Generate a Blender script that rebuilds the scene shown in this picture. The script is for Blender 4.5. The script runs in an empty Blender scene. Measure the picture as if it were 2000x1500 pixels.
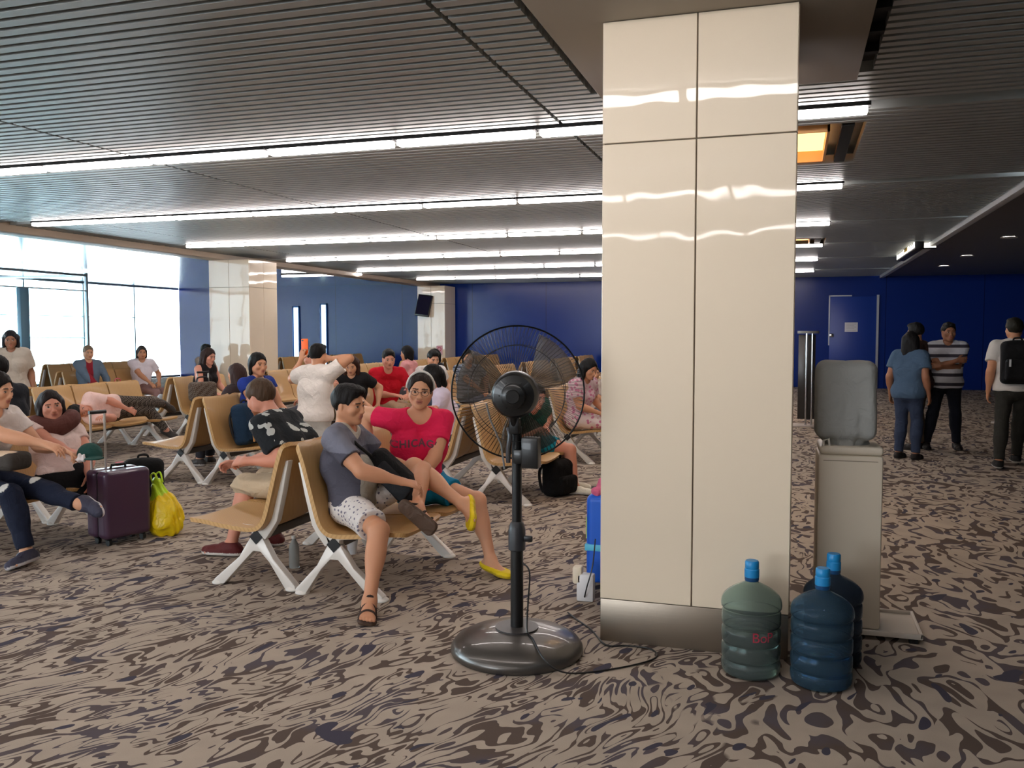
import bpy, bmesh, math, random
import numpy as np
from mathutils import Vector, Matrix
from mathutils.bvhtree import BVHTree
random.seed(7); rng = np.random.default_rng(7)
C = bpy.context.scene.collection
PI = math.pi

# ------------------------------------------------------------------ camera
FOC, YAW, PIT, ROL, CH = 1722.3, math.radians(17.651), math.radians(3.308), math.radians(-0.04), 1.55
def cam_rows():
    cy, sy = math.cos(YAW), math.sin(YAW); cp, sp = math.cos(PIT), math.sin(PIT); cr, sr = math.cos(ROL), math.sin(ROL)
    fw = np.array([-sy*cp, cy*cp, -sp]); rt = np.array([cy, sy, 0.0]); up = np.cross(rt, fw)
    return np.array([rt*cr+up*sr, -(-rt*sr+up*cr), fw])
CM = cam_rows()
def ray(px, py): return CM.T @ np.array([(px-1000)/FOC, (py-750)/FOC, 1.0])
def at(px, py, Y):                       # photo pixel at a known depth -> point in the hall
    d = ray(px, py); return np.array([0, 0, CH]) + d*(Y/d[1])
cd = bpy.data.cameras.new('camera'); cam = bpy.data.objects.new('camera', cd); C.objects.link(cam)
cd.sensor_width = 36.0; cd.lens = FOC*36/2000; cd.clip_start = 0.05; cd.clip_end = 300
m = Matrix.Identity(4)
for i in range(3):
    m[i][0] = CM[0][i]; m[i][1] = -CM[1][i]; m[i][2] = -CM[2][i]
m[2][3] = CH
cam.matrix_world = m
bpy.context.scene.camera = cam

# ------------------------------------------------------------------ materials
def s2l(c):
    f = lambda v: v/12.92 if v <= 0.04045 else ((v+0.055)/1.055)**2.4
    return tuple(f(v/255.0) for v in c)
MATS = {}
def mat(name, col=(128,128,128), rough=0.5, metal=0.0, emit=None, estr=0.0, trans=0.0, ior=1.45, coat=0.0, alpha=1.0, spec=0.5, sub=0.0):
    if name in MATS: return MATS[name]
    mt = bpy.data.materials.new(name); mt.use_nodes = True
    b = mt.node_tree.nodes['Principled BSDF']
    b.inputs['Base Color'].default_value = (*s2l(col), 1); b.inputs['Roughness'].default_value = rough
    b.inputs['Metallic'].default_value = metal; b.inputs['Transmission Weight'].default_value = trans
    b.inputs['IOR'].default_value = ior; b.inputs['Coat Weight'].default_value = coat; b.inputs['Coat Roughness'].default_value = 0.03
    b.inputs['Alpha'].default_value = alpha; b.inputs['Specular IOR Level'].default_value = spec
    if emit: b.inputs['Emission Color'].default_value = (*s2l(emit), 1); b.inputs['Emission Strength'].default_value = estr
    MATS[name] = mt; return mt
class NT:                                 # tiny node helper
    def __init__(s, mt): s.t = mt.node_tree; s.b = s.t.nodes['Principled BSDF']
    def n(s, kind, ins=None, **kw):
        nd = s.t.nodes.new('ShaderNode'+kind)
        for k, v in kw.items(): setattr(nd, k, v)
        for k, v in (ins or {}).items():
            if hasattr(v, 'is_linked') or isinstance(v, bpy.types.NodeSocket): s.t.links.new(v, nd.inputs[k])
            else: nd.inputs[k].default_value = v
        return nd
    def math(s, op, a, b=0.0, c=0.0):
        nd = s.n('Math', {0: a, 1: b, 2: c}, operation=op); return nd.outputs[0]
    def ramp(s, fac, stops, interp='LINEAR'):
        nd = s.n('ValToRGB', {'Fac': fac}); r = nd.color_ramp; r.interpolation = interp
        while len(r.elements) > 1: r.elements.remove(r.elements[-1])
        r.elements[0].position = stops[0][0]; r.elements[0].color = (*stops[0][1], 1)
        for p, c in stops[1:]:
            e = r.elements.new(p); e.color = (*c, 1)
        return nd.outputs['Color']
    def link(s, out, name): s.t.links.new(out, s.b.inputs[name])
    def mix(s, fac, a, b):
        nd = s.n('Mix', data_type='RGBA')
        for sock, v in ((nd.inputs[0], fac), (nd.inputs[6], a), (nd.inputs[7], b)):
            if isinstance(v, bpy.types.NodeSocket): s.t.links.new(v, sock)
            else: sock.default_value = v if not isinstance(v, tuple) or len(v) == 4 else (*v, 1)
        return nd.outputs[2]
    def bump(s, h, strength=0.3, dist=0.01):
        nd = s.n('Bump', {'Height': h, 'Strength': strength, 'Distance': dist}); s.link(nd.outputs[0], 'Normal')

WHITE = mat('white_metal', (226,222,214), 0.35, coat=0.2)
BLACK = mat('black_plastic', (16,16,17), 0.38)
DARKM = mat('dark_gap', (9,9,10), 0.8)
CHROME = mat('chrome', (190,190,190), 0.2, metal=1.0)
TUBE = mat('fluorescent_diffuser', (255,255,255), 0.4, emit=(255,244,240), estr=14.0)
SOFF = mat('plain_soffit', (150,140,126), 0.55)
BEIGE = mat('beige_trim', (190,172,150), 0.5)
SLAT = mat('grey_ceiling_slats', (160,164,162), 0.38, metal=0.35)
PANEL = mat('dark_smooth_ceiling', (96,98,102), 0.5)
LEFTC = mat('pale_metal_ceiling', (196,210,218), 0.16, metal=0.75)

def carpet():
    mt = mat('swirl_carpet', (128,112,100), 0.95, spec=0.15); k = NT(mt)
    geo = k.n('NewGeometry'); P = geo.outputs['Position']
    w1 = k.n('TexNoise', {'Vector': P, 'Scale': 1.3, 'Detail': 1.0})
    off = k.n('VectorMath', {0: w1.outputs['Color'], 1: (0.5,0.5,0.5)}, operation='SUBTRACT')
    off2 = k.n('VectorMath', {0: off.outputs[0], 3: 0.4}, operation='SCALE')
    Pw = k.n('VectorMath', {0: P, 1: off2.outputs[0]}, operation='ADD').outputs[0]
    def stretched(rot, sx, sy, sc, det, seed):
        mp = k.n('Mapping', {'Vector': Pw, 'Rotation': (0,0,math.radians(rot)), 'Scale': (sx,1.0/sy,1), 'Location': (seed,seed*0.7,0)}, vector_type='TEXTURE')
        return k.n('TexNoise', {'Vector': mp.outputs[0], 'Scale': sc, 'Detail': det, 'Roughness': 0.45}).outputs['Fac']
    a = stretched(68, 1.0, 3.0, 3.6, 1.3, 3.1)
    z = k.math('PINGPONG', k.math('MULTIPLY', a, 15.0), 1.0)          # zebra contour strokes
    thick = k.math('MULTIPLY_ADD', stretched(60, 1.0, 1.8, 6.0, 1.0, 8.0), 2.4, -0.86)
    stroke = k.math('LESS_THAN', z, thick)
    b2 = stretched(97, 1.0, 2.0, 3.0, 1.4, 11.0)
    z2 = k.math('PINGPONG', k.math('MULTIPLY', b2, 12.0), 1.0)
    s2 = k.math('LESS_THAN', z2, k.math('MULTIPLY_ADD', stretched(90, 1, 1.6, 5.5, 1.0, 21.0), 2.6, -0.95))
    sepx = k.n('SeparateXYZ', {0: P})
    right = k.n('MapRange', {0: k.math('ADD', sepx.outputs[0], k.math('MULTIPLY', k.math('SUBTRACT', stretched(80, 1.0, 1.5, 2.0, 2.0, 44.0), 0.5), 3.0)), 1: -0.36, 2: -0.30}).outputs[0]
    st = k.math('ADD', k.math('MULTIPLY', stroke, k.math('SUBTRACT', 1.0, right)), k.math('MULTIPLY', s2, right))
    patch = k.math('GREATER_THAN', stretched(70, 1.0, 2.4, 4.6, 0.6, 33.0), 0.70)
    pile = k.n('TexNoise', {'Vector': P, 'Scale': 420.0, 'Detail': 1.0}).outputs['Fac']
    tone = k.n('TexNoise', {'Vector': P, 'Scale': 5.0, 'Detail': 2.0}).outputs['Fac']
    base = k.ramp(tone, [(0.3, s2l((182,169,154))), (0.7, s2l((195,181,165)))])
    dark = k.ramp(k.n('TexNoise', {'Vector': P, 'Scale': 2.6}).outputs['Fac'], [(0.46, s2l((97,84,76))), (0.62, s2l((92,86,92)))])
    c = k.mix(st, base, dark)
    c = k.mix(patch, c, s2l((72,70,84)))
    c = k.mix(k.math('MULTIPLY', pile, 0.3), c, s2l((70,62,58)))
    k.link(c, 'Base Color'); k.bump(pile, 0.35, 0.004)
    return mt
CARPET = carpet()

def blue_wall():
    mt = mat('glossy_blue_panel', (28,58,140), 0.2, spec=0.25); k = NT(mt)
    geo = k.n('NewGeometry'); sx = k.n('SeparateXYZ', {0: geo.outputs['Position']})
    fr = k.math('PINGPONG', k.math('DIVIDE', sx.outputs[0], 2.44), 0.5)
    seam = k.math('LESS_THAN', fr, 0.004)
    k.link(k.mix(seam, s2l((20,48,126)), s2l((13,31,86))), 'Base Color')
    return mt
BLUE = blue_wall()

def pillar_mat():
    mt = mat('glossy_cream_panel', (240,225,200), 0.4, coat=0.75, spec=0.4); k = NT(mt)
    tc = k.n('NewGeometry')
    n1 = k.n('TexNoise', {'Vector': tc.outputs['Position'], 'Scale': 2.2, 'Detail': 2.0})
    bp = k.n('Bump', {'Height': n1.outputs['Fac'], 'Strength': 0.06, 'Distance': 0.05})
    k.t.links.new(bp.outputs[0], k.b.inputs['Coat Normal'])
    return mt
PILLAR = pillar_mat()
def steel():
    mt = mat('brushed_steel_base', (150,138,124), 0.38, metal=0.85); k = NT(mt)
    tc = k.n('NewGeometry'); mp = k.n('Mapping', {'Vector': tc.outputs['Position'], 'Scale': (3,3,160)})
    k.bump(k.n('TexNoise', {'Vector': mp.outputs[0], 'Scale': 1.0}).outputs['Fac'], 0.08, 0.002); return mt
STEEL = steel()
def seat_mat():
    mt = mat('tan_ribbed_shell', (196,156,100), 0.5, coat=0.1); k = NT(mt)
    tc = k.n('TexCoord'); mp = k.n('Mapping', {'Vector': tc.outputs['Object'], 'Rotation': (0.5,0.3,0.5)})
    w = k.n('TexWave', {'Vector': mp.outputs[0], 'Scale': 24.0, 'Distortion': 0.8, 'Detail': 1.0}, bands_direction='Y')
    c = k.ramp(w.outputs['Fac'], [(0.0, s2l((186,147,92))), (0.6, s2l((200,160,104)))])
    k.link(c, 'Base Color'); k.bump(w.outputs['Fac'], 0.12, 0.004); return mt
SEAT = seat_mat()

def col_mat(name, rough=0.8, kind=None, sheen=0.0, spec=0.3, sub=0.0):      # colour from the mesh's own colour attribute
    mt = mat(name, (200,200,200), rough, spec=spec); k = NT(mt)
    at_ = k.n('Attribute', attribute_name='Col'); c = at_.outputs['Color']
    tc = k.n('TexCoord'); O = tc.outputs['Object']
    wr = k.n('TexNoise', {'Vector': O, 'Scale': 13.0, 'Detail': 3.0, 'Distortion': 0.8})
    def light(col): return s2l(col)
    if kind == 'floral':
        v = k.n('TexVoronoi', {'Vector': O, 'Scale': 13.0, 'Randomness': 1.0}); nz = k.n('TexNoise', {'Vector': O, 'Scale': 30.0})
        big = k.n('TexNoise', {'Vector': O, 'Scale': 4.0})
        d = k.math('ADD', v.outputs['Distance'], k.math('MULTIPLY', nz.outputs['Fac'], 0.5))
        f = k.math('MULTIPLY', k.math('LESS_THAN', d, 0.66), k.math('GREATER_THAN', big.outputs['Fac'], 0.49))
        c = k.mix(f, c, light((188,192,188)))
    if kind == 'speckle':
        v = k.n('TexVoronoi', {'Vector': O, 'Scale': 36.0, 'Randomness': 0.75}); nz = k.n('TexNoise', {'Vector': O, 'Scale': 60.0})
        f = k.math('LESS_THAN', k.math('ADD', v.outputs['Distance'], k.math('MULTIPLY', nz.outputs['Fac'], 0.4)), 0.47)
        c = k.mix(f, c, light((120,118,135)))
    if kind == 'checks':
        mp = k.n('Mapping', {'Vector': O, 'Rotation': (0.4,0.3,0.78)})
        ck = k.n('TexChecker', {'Vector': mp.outputs[0], 'Scale': 62.0}); c = k.mix(ck.outputs['Fac'], c, light((112,102,92)))
    if kind == 'stripes':
        sx = k.n('SeparateXYZ', {0: O}); f = k.math('LESS_THAN', k.math('PINGPONG', k.math('MULTIPLY', sx.outputs[2], 8.0), 0.5), 0.17)
        c = k.mix(f, c, light((66,64,74)))
    if kind == 'flowers':
        v = k.n('TexVoronoi', {'Vector': O, 'Scale': 20.0}); f = k.math('LESS_THAN', v.outputs['Distance'], 0.36); c = k.mix(f, c, light((196,120,150)))
    if kind == 'plaid':
        sx = k.n('SeparateXYZ', {0: O}); f = k.math('LESS_THAN', k.math('PINGPONG', k.math('MULTIPLY', sx.outputs[2], 14.0), 0.5), 0.16)
        c = k.mix(f, c, light((70,80,100)))
    if kind == 'hair':
        mp = k.n('Mapping', {'Vector': O, 'Scale': (1,1,0.12)}); hn = k.n('TexNoise', {'Vector': mp.outputs[0], 'Scale': 90.0, 'Detail': 2.0})
        c = k.mix(k.math('MULTIPLY', hn.outputs['Fac'], 0.5), c, light((6,5,5))); k.bump(hn.outputs['Fac'], 0.6, 0.01)
    elif kind == 'skin':
        k.b.inputs['Subsurface Weight'].default_value = 0.12; k.b.inputs['Subsurface Radius'].default_value = (0.012,0.005,0.003)
    else:
        k.bump(wr.outputs['Fac'], 0.55, 0.03)
    k.link(c, 'Base Color'); return mt
SKIN = col_mat('skin', 0.5, 'skin', spec=0.4); CLOTH = col_mat('cloth', 0.85); HAIR = col_mat('hair', 0.6, 'hair', spec=0.22)
FLORAL = col_mat('floral_cloth', 0.85, 'floral'); SPECK = col_mat('speckled_cloth', 0.85, 'speckle'); CHECK = col_mat('checked_cloth', 0.85, 'checks')
STRIPE = col_mat('striped_cloth', 0.85, 'stripes'); FLOWER = col_mat('flowered_cloth', 0.85, 'flowers'); PLAID = col_mat('plaid_cloth', 0.85, 'plaid')
RUBBER = col_mat('shoe_leather', 0.6, 'plainshoe'); GLOSSB = col_mat('soft_plastic', 0.35, 'plain', spec=0.5)

# ------------------------------------------------------------------ mesh helpers
class MB:
    def __init__(s): s.v = []; s.f = []
    def add(s, vs, fs):
        o = len(s.v); s.v += [tuple(map(float, p)) for p in vs]; s.f += [tuple(i+o for i in f) for f in fs]; return s
    def box(s, lo, hi, T=None):
        x0,y0,z0 = lo; x1,y1,z1 = hi
        vs = [(x0,y0,z0),(x1,y0,z0),(x1,y1,z0),(x0,y1,z0),(x0,y0,z1),(x1,y0,z1),(x1,y1,z1),(x0,y1,z1)]
        if T is not None: vs = [tuple(T @ Vector(p)) for p in vs]
        return s.add(vs, [(0,3,2,1),(4,5,6,7),(0,1,5,4),(1,2,6,5),(2,3,7,6),(3,0,4,7)])
    def cbox(s, c, d, T=None): return s.box([c[i]-d[i]/2 for i in range(3)], [c[i]+d[i]/2 for i in range(3)], T)
    def lathe(s, prof, n=32, c=(0,0,0), T=None, cap=True):
        vs = []; fs = []
        for r, z in prof:
            for i in range(n):
                a = 2*PI*i/n; vs.append((c[0]+r*math.cos(a), c[1]+r*math.sin(a), c[2]+z))
        for j in range(len(prof)-1):
            for i in range(n):
                a, b = j*n+i, j*n+(i+1) % n; fs.append((a, b, b+n, a+n))
        if cap:
            fs.append(tuple(reversed(range(n)))); fs.append(tuple(range((len(prof)-1)*n, len(prof)*n)))
        if T is not None: vs = [tuple(T @ Vector(p)) for p in vs]
        return s.add(vs, fs)
    def tube(s, pts, r, n=8, closed=False):
        pts = [Vector(p) for p in pts]; N = len(pts); vs = []; fs = []
        rad = r if isinstance(r, (list, tuple)) else [r]*N
        prev = None
        for i, p in enumerate(pts):
            if closed: t = pts[(i+1) % N]-pts[i-1]
            else: t = pts[min(i+1, N-1)]-pts[max(i-1, 0)]
            t = t.normalized() if t.length > 1e-9 else Vector((0,0,1))
            if prev is None:
                prev = t.orthogonal().normalized()
            u = (prev - t*prev.dot(t)); u = u.normalized() if u.length > 1e-6 else t.orthogonal().normalized(); prev = u; w = t.cross(u)
            for k in range(n):
                a = 2*PI*k/n; vs.append(tuple(p + (u*math.cos(a)+w*math.sin(a))*rad[i]))
        M_ = N if closed else N-1
        for i in range(M_):
            for k in range(n):
                a = i*n+k; b = i*n+(k+1) % n; j = ((i+1) % N)*n
                fs.append((a, b, j+(k+1) % n, j+k))
        if not closed:
            fs.append(tuple(reversed(range(n)))); fs.append(tuple((N-1)*n+k for k in range(n)))
        return s.add(vs, fs)
    def prism(s, poly, y0, y1):            # polygon in (x,z) extruded along y
        n = len(poly); vs = [(x, y0, z) for x, z in poly]+[(x, y1, z) for x, z in poly]
        fs = [tuple(range(n)), tuple(reversed(range(n, 2*n)))]+[(i+n, (i+1) % n+n, (i+1) % n, i) for i in range(n)]
        return s.add(vs, fs)
    def build(s, name, material, parent=None, bevel=0.0, smooth=None, T=None, seg=2):
        me = bpy.data.meshes.new(name); me.from_pydata(s.v, [], s.f); me.update()
        bm = bmesh.new(); bm.from_mesh(me); bmesh.ops.recalc_face_normals(bm, faces=bm.faces)
        if bevel > 0:
            es = [e for e in bm.edges if len(e.link_faces) == 2 and e.calc_face_angle(0) > 0.6]
            bmesh.ops.bevel(bm, geom=es, offset=bevel, segments=seg, affect='EDGES', profile=0.5, clamp_overlap=True)
        bm.to_mesh(me); bm.free()
        ob = bpy.data.objects.new(name, me); C.objects.link(ob)
        if isinstance(material, (list, tuple)):
            for q in material: me.materials.append(q)
        else: me.materials.append(material)
        if parent is not None: ob.parent = parent
        if T is not None: ob.matrix_local = T
        sm = math.radians(35) if smooth is None else smooth
        if sm: 
            me.shade_smooth(); me.set_sharp_from_angle(angle=sm)
        return ob
def tag(o, label, cat, group=None, kind=None):
    if label: o['label'] = label
    if cat: o['category'] = cat
    if group: o['group'] = group
    if kind: o['kind'] = kind
    return o
def thing(name, label, cat, loc=(0,0,0), rz=0.0, group=None):
    o = bpy.data.objects.new(name, None); C.objects.link(o); o.empty_display_size = 0.1
    o.location = tuple(map(float, loc)); o.rotation_euler = (0, 0, rz); return tag(o, label, cat, group)
def struct(o): o['kind'] = 'structure'; return o
def copy_tree(o, label=None, group=None):
    c = o.copy(); C.objects.link(c)
    for ch in list(o.children):
        d = ch.copy(); C.objects.link(d); d.parent = c
        for g in list(ch.children):
            e = g.copy(); C.objects.link(e); e.parent = d
    if label: c['label'] = label
    if group: c['group'] = group
    return c
"""PART2"""
# ------------------------------------------------------------------ the hall
XL, XR, YB, YF = -20.9, 9.0, -9.0, 26.5
CZ = 3.12
struct(MB().box((XL,YB,-0.1), (XR,YF+0.2,0)).build('floor', CARPET, smooth=0))
LIGHT_ROWS = [-4.9,-1.6,2.7,6.65,9.97,13.3,16.55,19.75,23.35]
# slatted ceiling: backing plus every slat, joints left open at three seams
ce = MB()
ce.box((-10.9,YB,CZ+0.16), (2.25,YF,CZ+0.2))
y = 2.2; pitch = 0.107
while y < YF-0.05:
    if min(abs(y-r) for r in LIGHT_ROWS) > 0.075:
        for x0, x1 in ((-10.85,-9.58), (-9.56,-5.635), (-5.605,-1.70), (-1.67,2.24)):
            segs = [(x0, x1)]
            if 3.85 < y < 5.80 and x1 > -1.29: segs = [(x0, -1.29), (0.43, x1)]
            elif (7.2 < y < 8.75 or 15.6 < y < 17.0) and x1 > -1.2: segs = [(x0, -1.2), (0.50, x1)]
            for a, b in segs:
                if b-a > 0.05: ce.box((a, y-0.033, CZ), (b, y+0.033, CZ+0.08))
    y += pitch
struct(ce.build('ceiling', SLAT, smooth=0))
struct(MB().box((XL,YB,CZ+0.02), (-11.3,YF,CZ+0.1)).build('ceiling', LEFTC, smooth=0))
struct(MB().box((2.36,YB,CZ-0.01), (XR,YF,CZ+0.1)).build('ceiling', PANEL, smooth=0))
tr = MB(); tr.box((-11.3,YB,CZ-0.10), (-10.86,YF,CZ+0.12)); struct(tr.build('trim_1', BEIGE, bevel=0.01))
tr = MB(); tr.box((2.26,YB,CZ-0.06), (2.36,YF,CZ+0.12)); struct(tr.build('trim_2', mat('pale_edge_strip', (205,210,214), 0.4), bevel=0.006))
# smooth square soffit around the near pillar, with the open dark slots on both flanks
so = MB()
so.box((-1.20,3.85,3.055), (0.34,5.73,3.2)); struct(so.build('trim_3', SOFF, bevel=0.004))
# walls
struct(MB().box((XL,YF,0), (XR,YF+0.2,3.4)).build('wall_back', BLUE, smooth=0))
struct(MB().box((XR,YB,0), (XR+0.2,YF,3.4)).build('wall_right', mat('dark_grey_wall', (70,72,80), 0.6), smooth=0))
fw = MB(); CREAM = mat('cream_paint', (205,198,186), 0.6)
fw.box((XL,YB-0.2,0), (XR,YB,0.4)); fw.box((XL,YB-0.2,2.8), (XR,YB,3.4)); fw.box((XL,YB-0.2,0.4), (-14.6,YB,2.8)); fw.box((-4.2,YB-0.2,0.4), (XR,YB,2.8))
for k in range(5): fw.box((-14.6+k*2.6,YB-0.15,0.4), (-14.5+k*2.6,YB-0.05,2.8))
struct(fw.build('wall_front', CREAM, smooth=0))
# glazed wall on the left: mullions, transoms, panes, the entrance portal
FRM = mat('grey_window_frame', (186,204,212), 0.4, metal=0.3); TEAL = mat('blue_door_post', (150,205,235), 0.35)
GLASS = mat('clear_glass', (235,248,250), 0.02, trans=1.0, ior=1.02)
wl = MB()
wl.box((XL-0.15,YB,0), (XL,YF,0.08)); wl.box((XL-0.15,YB,3.08), (XL,YF,3.3))
struct(wl.build('wall_left', FRM, bevel=0.005))
ys = [-9+2.22*k for k in range(17)]
for k, (a, b) in enumerate(zip(ys[:-1], ys[1:])):
    w = MB(); w.box((XL-0.13,a-0.022,0.06), (XL-0.03,a+0.022,3.09)); w.box((XL-0.09,a,2.06), (XL-0.06,b,2.08))
    wf = struct(w.build('window_%d' % (k+1), FRM, bevel=0.004))
    MB().box((XL-0.085,a+0.03,0.12), (XL-0.075,b-0.03,3.0)).build('pane', GLASS, wf, smooth=0)
# glazed vestibule standing inside the wall
VX = -17.3
vb = MB()
for yy in (12.4, 15.2, 18.35): vb.box((VX-0.035,yy-0.035,0), (VX+0.035,yy+0.035,3.1))
vb.box((VX-0.05,12.4,3.0), (VX+0.05,18.35,3.06)); vb.box((VX-0.03,12.4,2.62), (VX+0.03,18.35,2.65))
vb.box((XL,18.32,3.0), (VX,18.38,3.06)); vb.box((XL,18.335,1.42), (VX,18.365,1.45))
vs = struct(vb.build('door_1', FRM, bevel=0.006))
MB().box((VX-0.06,16.25,0), (VX+0.06,16.5,2.62)).build('door_post', TEAL, vs, bevel=0.006)
MB().box((VX-0.06,14.0,0), (VX+0.06,14.1,2.62)).build('door_post', TEAL, vs, bevel=0.006)
MB().box((VX-0.006,12.45,0.05), (VX+0.006,18.3,2.62)).build('pane', GLASS, vs, smooth=0)
MB().box((XL,18.345,0.05), (VX,18.355,2.98)).build('pane', GLASS, vs, smooth=0)
# far door in the blue wall
dr = MB(); dr.box((0.98,YF-0.035,0), (2.2,YF,2.56))
door = struct(dr.build('door_2', mat('blue_door', (30,62,150), 0.35), bevel=0.004))
f_ = MB(); f_.box((2.20,YF-0.06,0), (2.26,YF,2.60)); f_.build('door_jamb', mat('silver_edge', (170,175,185), 0.35, metal=0.7), door)
f_ = MB(); f_.box((0.95,YF-0.05,1.2), (0.98,YF,2.60)); f_.box((0.95,YF-0.05,2.57), (1.55,YF,2.60)); f_.build('door_frame', MATS['silver_edge'], door)
h_ = MB(); h_.cbox((1.03,YF-0.07,1.48), (0.10,0.07,0.10)); h_.build('door_handle', CHROME, door, bevel=0.01)
pn = MB(); pn.box((1.38,YF-0.042,1.58), (1.72,YF-0.036,1.84))
notice = tag(pn.build('paper_notice', mat('white_paper', (225,225,232), 0.7)), 'white paper notice taped to the far blue door', 'notice')
ln = MB()
for k in range(5): ln.box((1.42,YF-0.0435,1.62+k*0.042), (1.68-0.05*(k % 2),YF-0.0425,1.628+k*0.042))
ln.build('printed_lines', mat('faint_ink', (150,150,165), 0.7), notice)

REFL_STRIP = mat('glowing_reflection_strip', (235,250,250), 0.4, emit=(226,248,250), estr=1.3)  # glowing strips added to imitate daylight reflections on the glossy wall
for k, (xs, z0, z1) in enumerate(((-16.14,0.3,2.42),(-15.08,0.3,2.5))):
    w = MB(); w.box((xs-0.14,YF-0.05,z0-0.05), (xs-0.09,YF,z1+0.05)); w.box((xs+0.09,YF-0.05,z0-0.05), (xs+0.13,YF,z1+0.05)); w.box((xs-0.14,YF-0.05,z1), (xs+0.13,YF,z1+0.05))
    wf = struct(w.build('window_%d' % (20+k), mat('blue_reflection_edge', (60,120,200), 0.4), bevel=0.004))  # added edging round an imitated reflection; the wall has no window here
    MB().box((xs-0.09,YF-0.03,z0), (xs+0.09,YF-0.01,z1)).build('pane', REFL_STRIP, wf, smooth=0)  # the imitated reflection itself, a glowing strip rather than glass

# columns ------------------------------------------------------------------
def column(x0, x1, y0, y1, h, label, base=True):
    t = thing('column', label, 'column', ((x0+x1)/2, (y0+y1)/2, 0)); w = (x1-x0)/2; d = (y1-y0)/2; g = 0.0035
    for sx, sy, (a0, a1, b0, b1) in ((0,-1,(-w,w,-d,-d+0.02)), (0,1,(-w,w,d-0.02,d)), (-1,0,(-w,-w+0.02,-d,d)), (1,0,(w-0.02,w,-d,d))):
        for z0, z1 in ((0.215,2.47), (2.47,h)):
            p = MB()
            if sx == 0:
                p.box((a0+0.004,b0,z0+g), (-g,b1,z1-g)); p.box((g,b0,z0+g), (a1-0.004,b1,z1-g))
            else:
                p.box((a0,b0+0.022,z0+g), (a1,-g,z1-g)); p.box((a0,g,z0+g), (a1,b1-0.022,z1-g))
            p.build('panel', PILLAR, t, bevel=0.002, seg=1)
    MB().box((-w+0.012,-d+0.012,0.0), (w-0.012,d-0.012,h)).build('core', mat('panel_joint', (120,108,92), 0.7), t, smooth=0)
    MB().box((-w+0.004,-d+0.004,0.0), (w-0.004,d-0.004,0.215)).build('base_skirting', STEEL, t, bevel=0.003)
    return t
column(-0.907, 0.006, 4.30, 5.28, 3.055, 'large cream panelled column in the foreground behind the water bottles')
column(-11.26, -10.32, 15.2, 16.2, CZ-0.10, 'cream column at left in front of the windows')
column(-11.22, -10.30, 25.5, 26.4, CZ-0.10, 'distant cream column by the blue wall with a screen on it')

# ceiling lights -------------------------------------------------------------
def light_proto():
    t = thing('ceiling_light', 'x', 'light')
    h = MB(); h.box((0.0,-0.05,0.0), (1.185,0.05,0.07)); h.build('housing', DARKM, t)
    d = MB(); d.box((0.02,-0.05,-0.045), (1.165,0.05,0.0)); d.build('diffuser', TUBE, t, bevel=0.008)
    return t
lp = None
RN = {6.65:'nearest fully lit row across the ceiling', 9.97:'second row of ceiling tubes from the front', 13.3:'third row of ceiling tubes from the front',
      16.55:'fourth row of ceiling tubes from the front', 19.75:'fifth row of ceiling tubes from the front', 23.35:'farthest row of ceiling tubes above the blue wall'}
for ry in LIGHT_ROWS:
    for k in range(9):
        x = -10.3+1.2*k
        if ry < -9: continue
        t = light_proto() if lp is None else copy_tree(lp)
        lp = lp or t
        t.location = (x, ry, CZ-0.01)
        nm = RN.get(ry, 'rows of ceiling tubes above and behind the viewer')
        t['label'] = 'white fluorescent tube light in the '+nm; t['group'] = nm
for k in range(2):
    t = copy_tree(lp, 'white fluorescent tube light in the side bay ceiling between the two far columns', 'side bay tubes'); t.location = (-13.1+1.2*k, 20.8, CZ-0.02)
AMB = mat('amber_glow', (255,200,120), 0.5, emit=(255,206,132), estr=1.5); AMBW = mat('amber_reflector', (226,170,110), 0.6)
def coffer(y0, y1, label):
    t = thing('recessed_light', label, 'light', (-0.45, (y0+y1)/2, CZ)); w = 0.70; d = (y1-y0)/2
    b = MB()
    b.box((-w,d-0.02,0.0), (w,d,0.12)); b.box((-w,-d,0), (w,-d+0.02,0.12)); b.box((-w,-d,0), (-w+0.02,d,0.12)); b.box((w-0.02,-d,0), (w,d,0.12))
    b.build('reflector', AMBW, t)
    MB().box((-w,-d,0.10), (w,d,0.13)).build('lamp_panel', AMB, t)
coffer(7.41, 8.69, 'amber recessed ceiling light beside the big column'); coffer(15.7, 16.9, 'distant amber recessed ceiling light beside the column edge')
sl = MB(); sl.box((0.33,7.25,CZ+0.0), (0.42,8.74,CZ+0.05))
tag(sl.build('air_slot', DARKM), 'black slot air diffuser beside the nearer amber ceiling light', 'air vent')
sl = MB(); sl.box((0.33,15.6,CZ+0.0), (0.42,17.0,CZ+0.05))
tag(sl.build('air_slot', DARKM), 'black slot air diffuser beside the distant amber ceiling light', 'air vent')
sl = MB()
sl.box((0.345,3.86,CZ+0.05), (0.43,5.75,CZ+0.08)); [sl.box((0.345,4.7+0.35*k,CZ), (0.43,4.76+0.35*k,CZ+0.06)) for k in range(3)]
struct(sl.build('trim_4', DARKM))
sl = MB(); sl.box((-1.29,3.86,CZ+0.06), (-1.205,5.75,CZ+0.09))
struct(sl.build('trim_5', DARKM))
DL = mat('downlight_lamp', (255,250,245), 0.4, emit=(255,246,238), estr=26.0)
dl = None
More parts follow.
